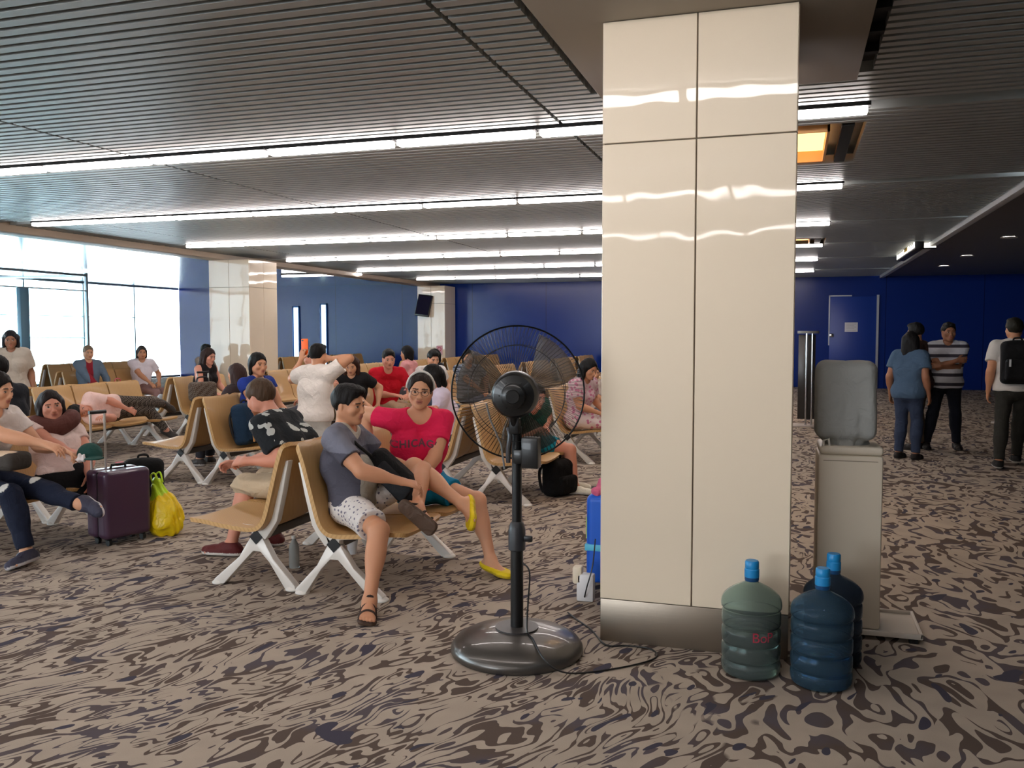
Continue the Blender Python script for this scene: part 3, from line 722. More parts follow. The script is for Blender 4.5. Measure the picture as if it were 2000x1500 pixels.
v = MB(); v.box((-0.13,-0.1605,0.90), (0.13,-0.158,0.904)); v.build('panel_line', mat('dark_ivory_line', (140,128,108), 0.6), dp, smooth=0)  # thin darker line across the cabinet just below its top
MB().lathe([(0.105,0.975),(0.10,0.99),(0.085,1.0)], 32).build('bottle_seat', mat('grey_ring', (150,150,142), 0.4), dp)
MB().tube([(-0.13,-0.135,0.965),(-0.13,-0.138,1.0),(-0.105,-0.138,1.01),(-0.10,-0.135,0.97)], 0.006, 8).build('carry_hook', WHITE, dp)
tr = thing('drip_tray', 'shallow worn white tray under the water dispenser', 'tray', (0.37,4.90,0))
tv = MB(); tv.box((-0.26,-0.20,0.028), (0.27,0.20,0.038)); tv.box((-0.26,-0.20,0.03), (-0.245,0.20,0.056)); tv.box((0.255,-0.20,0.03), (0.27,0.20,0.056)); tv.box((-0.26,-0.20,0.03), (0.27,-0.185,0.056)); tv.box((-0.26,0.185,0.03), (0.27,0.20,0.056))
tv.build('pan', mat('worn_white_tray', (198,190,178), 0.5), tr, bevel=0.004)
for sx in (-0.22, 0.23):
    for sy in (-0.16, 0.16): MB().cbox((sx,sy,0.014), (0.04,0.04,0.028)).build('foot', BLACK, tr)
for o in dp.children:
    if o.name.startswith('cabinet'): pass
cvb = thing('covered_bottle', 'water bottle under a grey cloth cover on top of the dispenser', 'bottle', (0.265,4.88,0.99))
VC = Vol(0.006); VC.u(bx((0,0,0.215), (0.146,0.138,0.20), 0.05), 0.01); VC.u(rc((0,0,0.02), (0,0,0.06), 0.105, 0.125), 0.03)
def folds(X, Y, Z):
    a = np.arctan2(Y, X); return 0.0035*np.sin(a*11+Z*5)*np.clip(1.1-Z*2.2, 0.2, 1)+0.003*np.sin(a*5+Z*14)
put('cloth_cover', VC.mesh(folds), CLOTH, cvb, (160,162,158))
MB().lathe([(0.06,0.0),(0.075,0.012),(0.10,0.03)], 24).build('bottle_neck', mat('bottle_plastic_green'), cvb)

# ------------------------------------------------------------------ luggage and small things
PUR = mat('aubergine_shell', (72,48,70), 0.35, coat=0.25)
def suitcase(name, label, loc, rz, w, d, h, shell, handle=True, hz=0.45, hx=0.0, hw=0.075):
    t = thing(name, label, 'suitcase', loc, rz)
    V1 = Vol(0.007); V1.u(bx((0,-d*0.27,0.05+h/2), (w/2,d*0.235,h/2), 0.035), 0.004)
    V2 = Vol(0.007); V2.u(bx((0,d*0.27,0.05+h/2), (w/2,d*0.235,h/2), 0.035), 0.004)
    MBs = MB(); MBs.box((-w/2+0.02,-d*0.07,0.06), (w/2-0.02,d*0.07,h+0.04)); MBs.build('zip_band', BLACK, t, bevel=0.01)
    for V_, nm in ((V1,'front_shell'), (V2,'rear_shell')):
        o = put(nm, V_.mesh(), shell, t)
    for sx in (-1, 1):
        for sy in (-1, 1):
            q = MB(); q.cbox((sx*(w/2-0.05),sy*(d/2-0.06),0.055), (0.035,0.045,0.03)); o = q.build('caster', BLACK, t, bevel=0.004)
            MB().tube([(sx*(w/2-0.05)-0.012,sy*(d/2-0.06)-0.01,0.026),(sx*(w/2-0.05)+0.012,sy*(d/2-0.06)-0.01,0.026)], 0.026, 16).build('wheel', BLACK, o)
    q = MB(); q.tube([(-0.06,0,h+0.05),(-0.05,0,h+0.078),(0.05,0,h+0.078),(0.06,0,h+0.05)], 0.010, 8); q.build('top_grip', BLACK, t)
    if handle:
        q = MB()
        for sx in (-1, 1): q.tube([(hx+sx*hw,d*0.33,h+0.04),(hx+sx*hw,d*0.33,h+hz)], 0.009, 10)
        hd = q.build('telescopic_handle', mat('satin_aluminium', (196,190,182), 0.35, metal=0.5), t)
        MB().tube([(hx-hw-0.01,d*0.33,h+hz),(hx+hw+0.01,d*0.33,h+hz)], 0.014, 10).build('handle_grip', BLACK, hd)
    return t
sc_ = suitcase('suitcase', 'purple hard-shell suitcase standing beside a yellow plastic bag', (-4.77,5.32,0), 1.28, 0.37, 0.26, 0.50, PUR, True, 0.47, -0.10, 0.055)
MB().cbox((0.03,0.03,0.575), (0.06,0.03,0.03)).build('luggage_tag', mat('pink_tag', (232,120,130), 0.5), sc_, bevel=0.006)
yb = thing('plastic_bag', 'yellow and lime plastic carrier bag slumped on the carpet by the suitcase', 'bag', (-4.60,5.60,0))
VB = Vol(0.008); VB.u(el((0,0,0.15), (0.135,0.12,0.16)), 0.05).u(el((0.02,0,0.08), (0.13,0.11,0.09)), 0.05).u(rc((-0.02,0,0.26), (-0.055,0,0.40), 0.075, 0.035), 0.06).i(half((0,0,0.003), (0,0,-1)), 0.01)
wob = lambda X, Y, Z: 0.008*np.sin(38*X+22*Z+9*np.sin(20*Y))+0.006*np.sin(44*Y-30*Z)
put('bag_body', VB.mesh(wob), col_mat('yellow_film', 0.3, 'plain', spec=0.5), yb, (240,206,20), [(el((-0.05,0,0.38), (0.09,0.12,0.13)), (196,230,40), 0)])
hd = MB()
for s_ in (-1, 1): hd.tube(curve_pts([(-0.08,s_*0.02,0.40),(-0.09,s_*0.03,0.455),(-0.05,s_*0.03,0.475),(-0.02,s_*0.02,0.40)], 5), 0.007, 6)
hd.build('bag_handles', mat('lime_film', (190,226,50), 0.35), yb)
def backpack(label, loc, rz, tilt, w, d, h, col, strapc=(30,28,28), extra=True):
    t = thing('backpack', label, 'backpack', loc, rz)
    R = np.array(Matrix.Rotation(tilt, 3, 'X')).T
    f = lambda p: tuple(np.array(Matrix.Rotation(tilt, 3, 'X')) @ A(*p))
    Vb = Vol(0.008); Vb.u(bx(f((0,0,h/2)), (w/2,d/2,h/2), min(w,d)*0.3, R), 0.02).u(el(f((0,0,h*0.86)), (w*0.47,d*0.45,h*0.16), R), 0.04)
    put('main_body', Vb.mesh(), CLOTH, t, col)
    Vp = Vol(0.008); Vp.u(bx(f((0,-d/2-0.01,h*0.33)), (w*0.40,0.045,h*0.25), 0.035, R), 0.02)
    put('front_pocket', Vp.mesh(), CLOTH, t, tuple(int(c*0.85) for c in col))
    q = MB(); q.tube([f(p) for p in curve_pts([(-0.04,0.02,h*0.97),(-0.035,0.0,h+0.035),(0.035,0.0,h+0.035),(0.04,0.02,h*0.97)], 4)], 0.010, 8); q.build('top_loop', mat('strap_%d' % strapc[0], strapc, 0.8), t)
    for s_ in (-1, 1):
        q = MB(); q.tube([f(p) for p in curve_pts([(s_*0.08,d*0.46,h*0.93),(s_*0.13,d*0.62,h*0.7),(s_*0.14,d*0.55,h*0.35),(s_*0.13,d*0.4,h*0.1)], 5)], 0.014, 8); q.build('shoulder_strap', mat('strap_%d' % strapc[0], strapc, 0.8), t)
    if extra:
        for s_ in (-1, 1):
            q = MB(); q.tube([f(p) for p in curve_pts([(s_*w*0.34,-d/2-0.035,h*0.52),(s_*w*0.36,-d/2-0.055,h*0.3),(s_*w*0.34,-d/2-0.05,h*0.06)], 5)], 0.010, 8); q.build('tan_strap', mat('tan_leather', (196,150,96), 0.6), t)
    return t
backpack('dark blue backpack with tan straps on a seat of the middle bench', (-5.36,7.86,0.40), math.radians(90), math.radians(-8), 0.33, 0.17, 0.42, (28,52,76))
backpack('black backpack standing on the carpet behind the purple suitcase', (-5.55,6.5,0.0), 0.6, 0.0, 0.34, 0.2, 0.42, (16,17,18), (22,22,22), False)
backpack('black backpack on the carpet under the bench behind the fan', (-2.12,8.12,0.0), 1.2, 0.0, 0.32, 0.2, 0.34, (12,12,14), (18,18,18), False)
# patterned trolley bag behind the near seat backs
t = suitcase('suitcase', 'brown trolley case standing in the aisle behind the middle seat backs, its pale handle raised', (-7.30,9.75,0), 1.1, 0.36, 0.24, 0.58, col_mat('brown_shell', 0.6, 'plain'), True, 0.46)
for o in t.children:
    if 'shell' in o.name:
        a_ = o.data.color_attributes['Col']; a_.data.foreach_set('color', np.tile(np.array([*s2l((60,46,40)), 1], np.float32), len(o.data.vertices)))
t = thing('handbag', 'patterned brown bag perched on the trolley case behind the middle seat backs', 'bag', (-7.30,9.68,0.665), 1.1)
Vg = Vol(0.008); Vg.u(bx((0,0,0.13), (0.17,0.09,0.125), 0.05), 0.02); put('bag_body', Vg.mesh(), CHECK, t, (74,56,44))
MB().tube(curve_pts([(-0.08,0,0.24),(-0.06,0,0.31),(0.06,0,0.31),(0.08,0,0.24)], 5), 0.010, 6).build('handle', BLACK, t)
# blue case with a pale strap peeping out behind the column, with chargers on the floor
t = thing('suitcase', 'bright blue case with pale strap half hidden behind the big column', 'suitcase', (-1.05,5.30,0))
BLC = mat('bright_blue_shell', (20,92,205), 0.4); V1 = Vol(0.007)
V1.u(bx((0,0,0.31), (0.122,0.16,0.27), 0.04), 0.01); put('shell', V1.mesh(), BLC, t)
MB().box((-0.126,-0.164,0.24), (0.126,0.164,0.28)).build('luggage_strap', mat('sky_strap', (90,190,225), 0.5), t, bevel=0.004)
MB().cbox((-0.123,-0.09,0.37), (0.01,0.06,0.13)).build('lime_sticker', mat('lime_print', (190,215,90), 0.5), t)
for sx in (-0.09, 0.09):
    for sy in (-0.11, 0.11): MB().tube([(sx-0.015,sy,0.025),(sx+0.015,sy,0.025)], 0.025, 14).build('wheel', BLACK, t)
Vk = Vol(0.006); Vk.u(el((0,0,0), (0.06,0.09,0.045)), 0.03).u(el((-0.02,-0.06,-0.03), (0.04,0.05,0.04)), 0.03)
ks = thing('pink_cloth', 'crumpled pink cloth lying on top of the blue case', 'cloth', (-1.08,5.27,0.61)); put('cloth', Vk.mesh(lambda X,Y,Z: 0.008*np.sin(70*X+50*Y)+0.006*np.sin(90*Z)), CLOTH, ks, (200,96,130))
t = thing('power_adapter', 'white plug adapter on the carpet at the left foot of the column', 'adapter', (-1.12,4.93,0))
MB().box((-0.05,-0.03,0.0), (0.05,0.03,0.16)).build('body', mat('white_plastic', (226,226,228), 0.4), t, bevel=0.01)
MB().box((-0.075,-0.03,0.10), (-0.02,0.035,0.20)).build('plug', mat('warm_white_plastic', (236,224,200), 0.45), t, bevel=0.012)
MB().tube(curve_pts([(0.0,-0.035,0.03),(0.02,-0.06,0.10),(0.05,-0.05,0.22),(0.05,0.02,0.36)], 5), 0.004, 6).build('wire', BLACK, t)
# bottle and cup on the floor behind the near bench
t = thing('drink_bottle', 'small clear plastic bottle standing on the carpet behind the near bench', 'bottle', (-3.12,5.05,0))
MB().lathe([(0.0,0),(0.032,0.002),(0.034,0.02),(0.034,0.13),(0.028,0.16),(0.014,0.185),(0.013,0.20)], 20, cap=False).build('shell', mat('clear_plastic', (215,222,222), 0.1, trans=0.6, ior=1.1), t)
MB().lathe([(0.016,0.197),(0.016,0.216)], 16).build('cap', WHITE, t)
t = thing('paper_cup', 'crumpled white takeaway cup on the carpet between the back to back benches', 'cup', (-2.93,5.5,0))
MB().lathe([(0.03,0),(0.042,0.11)], 20).build('body', mat('white_plastic', (226,226,228), 0.4), t); MB().lathe([(0.045,0.11),(0.045,0.118),(0.03,0.128)], 20).build('lid', BLACK, t)
# things on seats
t = thing('plastic_bag', 'grey plastic bag with dark contents lying on a far left seat', 'bag', (-9.15,11.2,0.41))
Vg = Vol(0.01); Vg.u(el((0,0,0.09), (0.20,0.24,0.10)), 0.05).u(el((0.1,-0.1,0.13), (0.12,0.14,0.08)), 0.05); put('bag_body', Vg.mesh(lambda X,Y,Z: 0.012*np.sin(40*X+23*Y)+0.01*np.sin(45*Z+20*X)), GLOSSB, t, (170,176,182), [(el((0.05,-0.2,0.06), (0.13,0.12,0.06)), (20,30,30), 0)])
t = thing('handbag', 'bright pink bag on the seat beside the grey-blue jacket', 'bag', (-11.42,12.78,0.41))
Vg = Vol(0.01); Vg.u(bx((0,0,0.13), (0.10,0.17,0.13), 0.06), 0.02); put('bag_body', Vg.mesh(), CLOTH, t, (236,78,100))
MB().tube(curve_pts([(0,-0.08,0.25),(0,-0.05,0.33),(0,0.05,0.33),(0,0.08,0.25)], 5), 0.010, 6).build('handle', mat('pink_tag', (232,120,130), 0.5), t)
t = thing('sun_hat', 'dark green cap resting on the lap of the neck pillow woman', 'cap', (-4.80,5.08,0.66), -0.6)
Vh = Vol(0.006); Vh.u(el((0,0,0.02), (0.095,0.085,0.085)), 0.01).i(half((0,0,0.0), (0,0,-1)), 0.004).u(el((0.11,0,0.005), (0.075,0.07,0.010)), 0.01)
put('cap_crown', Vh.mesh(), CLOTH, t, (36,76,70))
# ------------------------------------------------------------------ people
def yaw(d): return A(math.cos(math.radians(d)), math.sin(math.radians(d)), 0)
def rot(v, ax, deg):
    return np.array(Matrix.Rotation(math.radians(deg), 3, Vector(ax)) @ Vector(v))
def ik(a, t, l1, l2, hint):
    a, t = np.asarray(a, float), np.asarray(t, float); d = t-a; L = np.linalg.norm(d); L = min(max(L, abs(l1-l2)+0.01), (l1+l2)*0.997); u = nrm(d)
    x = (l1*l1-l2*l2+L*L)/(2*L); hgt = math.sqrt(max(l1*l1-x*x, 0)); hv = np.asarray(hint, float); hv = nrm(hv-u*(hv@u))
    return a+u*x+hv*hgt, a+u*L
UPV = A(0,0,1)
def pose(pel, fyaw, lean=(8,8), side=0, twist=0, head=(0,0,0), s=1.0, sh=0.18, wr=(None,None), el_h=(None,None), an=(None,None), kn_h=(None,None), toe=(None,None), hips_yaw=None, hdir=(None,None), hnrm=(None,None), curl=(25,25), torso=1.0, over=None):
    """body frame: f forward, r = the person's right.  Index 0 = right, 1 = left."""
    J = {'s': s}; f = yaw(fyaw); r = A(f[1], -f[0], 0)
    hy = fyaw if hips_yaw is None else hips_yaw; hf = yaw(hy); hr = A(hf[1], -hf[0], 0)
    pel = np.asarray(pel, float)
    u1 = rot(rot(UPV, r, -lean[0]), f, side); u2 = rot(rot(UPV, r, -lean[1]), f, side)
    ch = pel+u1*0.29*s*torso; nk = ch+u2*0.225*s*torso
    f2 = rot(f, UPV, twist); r2 = nrm(np.cross(f2, u2)); cf = nrm(np.cross(u2, r2))
    J.update(pel=pel, ch=ch, nk=nk, u1=u1, u2=u2, r=r2, f=cf, hr=hr, hf=hf, sh=[nk-u2*0.045*s+r2*sh*s, nk-u2*0.045*s-r2*sh*s])
    hf0 = rot(yaw(fyaw+head[0]), UPV, 0); hrt = A(hf0[1], -hf0[0], 0); hd = rot(hf0, hrt, head[1]); hu = rot(UPV, hrt, head[1]); hu = rot(hu, hd, head[2]); hrt = np.cross(hd, hu)
    J['hd'], J['hu'], J['hrt'] = hd, hu, hrt
    J['head'] = nk+u2*0.045*s+hu*0.115*s+hd*0.025*s
    J['hip'] = [pel+hr*0.088*s, pel-hr*0.088*s]; J['el'] = [None]*2; J['wr'] = [None]*2; J['kn'] = [None]*2; J['an'] = [None]*2; J['toe'] = [None]*2; J['hd_'] = [None]*2; J['hn'] = [None]*2
    for k in (0, 1):
        sg = 1 if k == 0 else -1
        w_ = wr[k] if wr[k] is not None else pel+hf*0.30*s+hr*sg*0.13*s+UPV*0.10*s
        eh = el_h[k] if el_h[k] is not None else r2*sg*0.6-f*0.5-UPV*0.8
        J['el'][k], J['wr'][k] = ik(J['sh'][k], w_, 0.285*s, 0.245*s, eh)
        a_ = an[k] if an[k] is not None else A(*(pel+hf*0.46*s+hr*sg*0.10*s)[:2], 0.075)
        kh = kn_h[k] if kn_h[k] is not None else hf+UPV*0.8
        J['kn'][k], J['an'][k] = ik(J['hip'][k], a_, 0.42*s, 0.40*s, kh)
        J['toe'][k] = nrm(toe[k]) if toe[k] is not None else nrm(hf*A(1,1,0))
        J['hd_'][k] = nrm(hdir[k]) if hdir[k] is not None else nrm(J['wr'][k]-J['el'][k])
        hn = hnrm[k] if hnrm[k] is not None else -UPV*0.9-r2*sg*0.3
        J['hn'][k] = nrm(np.asarray(hn, float)-J['hd_'][k]*(np.asarray(hn, float)@J['hd_'][k]))
    J['curl'] = curl
    if over: J.update(over)
    return J
def torso_prims(J, o, fem=False, belly=0.0, hips=True):
    s = J['s']; r, f, u1, u2, hr = J['r'], J['f'], J['u1'], J['u2'], J['hr']; pel, ch, nk = J['pel'], J['ch'], J['nk']
    wst = pel+u1*0.16*s+f*0.01*s; P = []
    if hips:
        P += [(rc(J['hip'][0]+u1*0.01*s, J['hip'][1]+u1*0.01*s, (0.105 if fem else 0.098)*s+o), 0.05)]
        P += [(el(pel-J['hf']*0.035*s, (0.17*s+o,0.125*s+o,0.115*s+o), np.array([hr, J['hf'], UPV])), 0.05)]
    mr = nrm(hr+r)
    for g in (-1, 1):
        P += [(rc(pel+hr*g*0.06*s+u1*0.02*s, wst+mr*g*(0.045 if fem else 0.06)*s, 0.10*s+o, (0.088 if fem else 0.096)*s+o), 0.06)]
        P += [(rc(wst+mr*g*(0.045 if fem else 0.06)*s, ch+r*g*0.075*s, (0.088 if fem else 0.096)*s+o, 0.098*s+o), 0.06)]
        P += [(rc(ch+r*g*0.075*s, nk-u2*0.085*s+r*g*0.10*s, 0.098*s+o, 0.072*s+o), 0.06)]
        if fem: P += [(el(ch+r*g*0.075*s+f*0.085*s+u2*0.035*s, (0.062*s+o,)*3), 0.05)]
    P += [(rc(J['sh'][0]-r*0.02*s, J['sh'][1]+r*0.02*s, 0.056*s+o), 0.05), (rc(nk-u2*0.05*s+r*0.08*s, nk-u2*0.05*s-r*0.08*s, 0.06*s+o), 0.05)]
    P += [(rc(nk-u2*0.02*s+r*0.05*s, nk-u2*0.02*s-r*0.05*s, 0.045*s+o), 0.05)]
    if belly: P += [(el(pel+u1*0.15*s+f*(0.05+belly*0.5)*s, (0.13*s+o,0.10*s+o+belly*0.3,0.13*s+o), np.array([hr, f, u1])), 0.06)]
    return P
def arm_prims(J, k, o, upto=2.0, flare=0.0, cap=True):
    s = J['s']; a, b, c = J['sh'][k], J['el'][k], J['wr'][k]; P = []
    if upto <= 1.0:
        e = a+(b-a)*upto; P.append((rc(a, e, 0.058*s+o, 0.050*s+o+flare, (0, 1 if cap else 0)), 0.03)); return P
    P.append((rc(a, b, 0.056*s+o, 0.041*s+o), 0.03)); P.append((el(a+(b-a)*0.42, (0.16*s, 0.049*s+o, 0.049*s+o), frame(b-a)), 0.03))
    e = b+(c-b)*(upto-1.0); ra = 0.041*s; rb = ra+(0.0265*s-ra)*(upto-1.0)
    P.append((rc(b, e, ra+o, rb+o+flare, (0, 1 if (cap and upto < 2) else 0)), 0.025)); P.append((el(b+(c-b)*0.28, (0.095*s, 0.045*s+o, 0.043*s+o), frame(c-b)), 0.03)) if upto > 1.5 else None
    return P
def frame(d):
    d = nrm(d); t = A(0,0,1) if abs(d[2]) < 0.9 else A(1,0,0); b = nrm(np.cross(t, d)); return np.array([d, b, np.cross(d, b)])
def leg_prims(J, k, o, upto=2.0, flare=0.0, cap=True, fem=False):
    s = J['s']; a, b, c = J['hip'][k], J['kn'][k], J['an'][k]; P = []
    ra, rb, rd = (0.092 if fem else 0.086)*s, 0.055*s, 0.036*s
    if upto <= 1.0:
        e = a+(b-a)*upto; P.append((rc(a, e, ra+o, ra+(rb-ra)*upto+o+flare, (0, 1 if cap else 0)), 0.04)); return P
    P.append((rc(a, b, ra+o, rb+o), 0.04)); P.append((el(b, (0.058*s+o,)*3), 0.02))
    e = b+(c-b)*(upto-1); re = rb+(rd-rb)*(upto-1)
    P.append((rc(b, e, rb*0.95+o, re+o+flare, (0, 1 if (cap and upto < 2) else 0)), 0.03))
    if upto > 1.5:
        u = nrm(c-b); back = -(J['toe'][k]-u*(J['toe'][k]@u)); back = nrm(back) if np.linalg.norm(back) > 0.1 else J['hr']*0
        P.append((el(b+(c-b)*0.30+back*0.018*s, (0.13*s, 0.056*s+o, 0.056*s+o), frame(c-b)), 0.04))
    return P
def foot_prims(J, k, o, lift=0.0):
    s = J['s']; an = J['an'][k]; t = J['toe'][k]; shin = nrm(J['kn'][k]-an); up = nrm(shin-t*(shin@t)); sd = np.cross(t, up); P = []
    sole = an-up*0.072*s
    P.append((rc(an, an-up*0.03*s-t*0.02*s, 0.036*s+o, 0.036*s+o), 0.02)); P.append((rc(an-up*0.042*s-t*0.045*s, an-up*0.042*s+t*0.03*s, 0.030*s+o), 0.02))
    P.append((rc(an-up*0.015*s+t*0.01*s, an-up*0.050*s+t*0.115*s, 0.036*s+o, 0.022*s+o), 0.03))
    for g in (-1, 1): P.append((rc(an-up*0.045*s+sd*g*0.008*s, an-up*0.054*s+t*0.135*s+sd*g*0.020*s, 0.027*s+o, 0.019*s+o), 0.02))
    if o == 0:
        for i in range(5):
            q = (i-2)*0.0165*s; ln = (0.175-0.004*abs(i-1.2)**1.6)*s; P.append((rc(an-up*0.055*s+t*0.13*s+sd*q, an-up*0.060*s+t*ln+sd*q*1.1, 0.012*s, 0.009*s), 0.006))
    else:
        P.append((rc(an-up*0.052*s+t*0.13*s, an-up*0.052*s+t*0.178*s, 0.033*s+o*0.7, 0.026*s+o*0.8), 0.03))
    return P, (sole, up, t, sd)
def hand_prims(J, k):
    s = J['s']; w_, d, n = J['wr'][k], J['hd_'][k], J['hn'][k]; sg = 1 if k == 0 else -1
    l = nrm(np.cross(d, n))*sg; P = []                              # l points to the thumb side
    cv = J['curl'][k]
    for i in range(4):
        q = (1.5-i)*0.0195*s; P.append((rc(w_+d*0.008*s+l*q*0.45, w_+d*0.085*s+l*q, 0.0165*s, 0.0125*s), 0.012))
    for i, ln in enumerate((0.072, 0.080, 0.075, 0.060)):
        q = (1.5-i)*0.0205*s; p = w_+d*0.088*s+l*q; dd = nrm(d+l*(1.5-i)*0.05); ax = nrm(np.cross(dd, n)); a_ = 0
        for j, fr in enumerate((0.46, 0.30, 0.24)):
            a_ += cv*(0.8 if j == 0 else 1.0)+(i-1.5)*2; v = rot(dd, ax, a_); e = p+v*ln*fr*s; P.append((rc(p, e, (0.0092-0.0008*j)*s, (0.0086-0.0009*j)*s), 0.005)); p = e
    b = w_+d*0.022*s+l*0.022*s; v = nrm(d*0.62+l*0.68+n*0.35); m1 = b+v*0.042*s; v2 = nrm(d*0.85+l*0.22+n*0.45); m2 = m1+v2*0.032*s
    P += [(rc(b, m1, 0.0145*s, 0.0115*s), 0.010), (rc(m1, m2, 0.0108*s, 0.0098*s), 0.005), (rc(m2, m2+nrm(v2+n*0.2)*0.025*s, 0.0095*s, 0.0078*s), 0.005)]
    return P
def head_build(V, J, fem=False, beard=False):
    s = J['s']; H, f, u, r = J['head'], J['hd'], J['hu'], J['hrt']; ax = np.array([r, f, u]); p = lambda x, y, z: H+(r*x+f*y+u*z)*s
    V.u(rc(J['nk']-J['u2']*0.05*s, p(0,-0.02,-0.055), (0.050 if fem else 0.058)*s, (0.048 if fem else 0.055)*s), 0.035)
    V.u(el(p(0,-0.012,0.028), A(0.076,0.096,0.090)*s, ax), 0.02); V.u(el(p(0,0.022,-0.018), A(0.064,0.068,0.088)*s, ax), 0.03)
    jw = 0.036 if fem else 0.043
    for g in (-1, 1):
        V.u(rc(p(g*jw*1.2,0.0,-0.045), p(g*0.016,0.066,-0.090), 0.030*s, 0.020*s), 0.03); V.u(el(p(g*0.040,0.062,-0.022), A(0.028,0.024,0.024)*s, ax), 0.02)
        V.u(el(p(g*0.077,-0.008,-0.008), A(0.009,0.019,0.032)*s, np.array([nrm(r+f*g*-0.35), nrm(f+r*g*0.35), u])), 0.006)
        V.d(el(p(g*0.032,0.093,0.006), A(0.019,0.010,0.011)*s, ax), 0.012); V.u(el(p(g*0.032,0.077,0.004), A(0.0145,0.0125,0.0115)*s, ax), 0.003)
        V.u(rc(p(g*0.018,0.088,0.026), p(g*0.050,0.077,0.024), 0.006*s), 0.012)
        V.u(el(p(g*0.012,0.100,-0.034), A(0.010,0.010,0.008)*s, ax), 0.006)
    V.u(rc(p(0,0.088,0.012), p(0,0.106,-0.030), 0.0075*s, 0.0115*s), 0.010); V.u(el(p(0,0.080,-0.058), A(0.030,0.022,0.022)*s, ax), 0.015)
    V.u(el(p(0,0.096,-0.056), A(0.021,0.008,0.0055)*s, ax), 0.004); V.u(el(p(0,0.094,-0.067), A(0.018,0.009,0.0065)*s, ax), 0.004); V.u(el(p(0,0.074,-0.098), A(0.020,0.019,0.016)*s, ax), 0.02)
    e = 0.0022*s; pt = [(el(p(0,0.099,-0.0565), A(0.023,0.012,0.0065)*s, ax), (188,122,104), e), (el(p(0,0.097,-0.067), A(0.019,0.012,0.0075)*s, ax), (190,124,106), e), (rc(p(-0.023,0.104,-0.0615), p(0.023,0.104,-0.0615), 0.0022*s), (144,86,74), e)]
    for g in (-1, 1):
        pt += [(el(p(g*0.032,0.090,0.004), A(0.0145,0.012,0.0050)*s, ax), (190,172,160), e), (el(p(g*0.032,0.094,0.004), A(0.0058,0.012,0.0058)*s, ax), (34,24,22), e), (rc(p(g*0.017,0.094,0.0115), p(g*0.048,0.086,0.0095), 0.0018*s), (60,42,36), e),
               (rc(p(g*0.015,0.096,0.026), p(g*0.050,0.084,0.027), 0.0030*s), (74,54,46), e)]
    if beard: pt += [(el(p(0,0.045,-0.085), A(0.062,0.062,0.042)*s, ax), beard, 0)]
    return pt
def hair_build(J, style, h):
    s = J['s']; H, f, u, r = J['head'], J['hd'], J['hu'], J['hrt']; ax = np.array([r, f, u]); p = lambda x, y, z: H+(r*x+f*y+u*z)*s
    V = Vol(h); o = 0.010
    V.u(el(p(0,-0.014,0.034), A(0.078+o,0.098+o,0.092+o*0.9)*s, ax), 0.01)
    if style in ('short', 'crop', 'bald'):
        if style == 'short': V.u(el(p(0,0.045,0.098), A(0.062,0.055,0.030)*s, ax), 0.02)
        V.d(el(p(0,0.088,-0.030), A(0.085,0.094,0.100)*s, ax), 0.010); V.d(half(p(0,-0.06,-0.050), u), 0.02)
        for g in (-1, 1): V.d(el(p(g*0.085,0.015,-0.035), A(0.03,0.048,0.055)*s, ax), 0.01)
    else:
        V.d(el(p(0,0.095,-0.018 if style == 'tied' else -0.026), A(0.074,0.092,0.100 if style == 'tied' else 0.095)*s, ax), 0.012)
        if style == 'bob': V.u(rc(p(0,-0.06,0.0), p(0,-0.065,-0.09), 0.075*s, 0.06*s), 0.03); [V.u(rc(p(g*0.078,-0.01,0.02), p(g*0.078,-0.015,-0.09), 0.028*s, 0.024*s), 0.02) for g in (-1, 1)]
        if style == 'long':
            dn = nrm(-u*0.9-UPV*0.6)
            for g in (-1, 0, 1): V.u(rc(p(g*0.055,-0.055,0.01), p(g*0.065,-0.075,-0.06)+dn*0.17*s, 0.055*s, 0.045*s), 0.04)
            for g in (-1, 1): V.u(rc(p(g*0.076,0.0,0.02), p(g*0.085,0.0,-0.05)+dn*0.11*s, 0.026*s, 0.026*s), 0.02)
        if style == 'tied': V.u(el(p(0,-0.115,-0.01), A(0.035,0.035,0.04)*s, ax), 0.02); V.d(half(p(0,-0.06,-0.065), u), 0.02)
        if style == 'pony':
            V.u(rc(p(0,-0.11,0.02), p(0,-0.14,-0.10)-UPV*0.12*s, 0.035*s, 0.03*s), 0.03); V.d(el(p(0,0.03,-0.11), A(0.06,0.07,0.05)*s, ax), 0.02)
    amp = 0.003*s
    return V.mesh(lambda X, Y, Z: amp*np.sin(95*X+40*Y)*np.sin(80*Y-55*Z+30*X))
def fold_fn(seed, amp):
    a = seed*1.7
    return lambda X, Y, Z: amp*(np.sin(31*X+17*Z+a+2.0*np.sin(13*Y+a))*0.6+np.sin(47*Z-23*X+19*Y+a)*0.4)
SK = {'tan':(202,146,112), 'light':(216,162,128), 'dark':(160,112,86), 'pink':(212,148,124), 'deep':(150,104,80)}
PEOPLE = {}
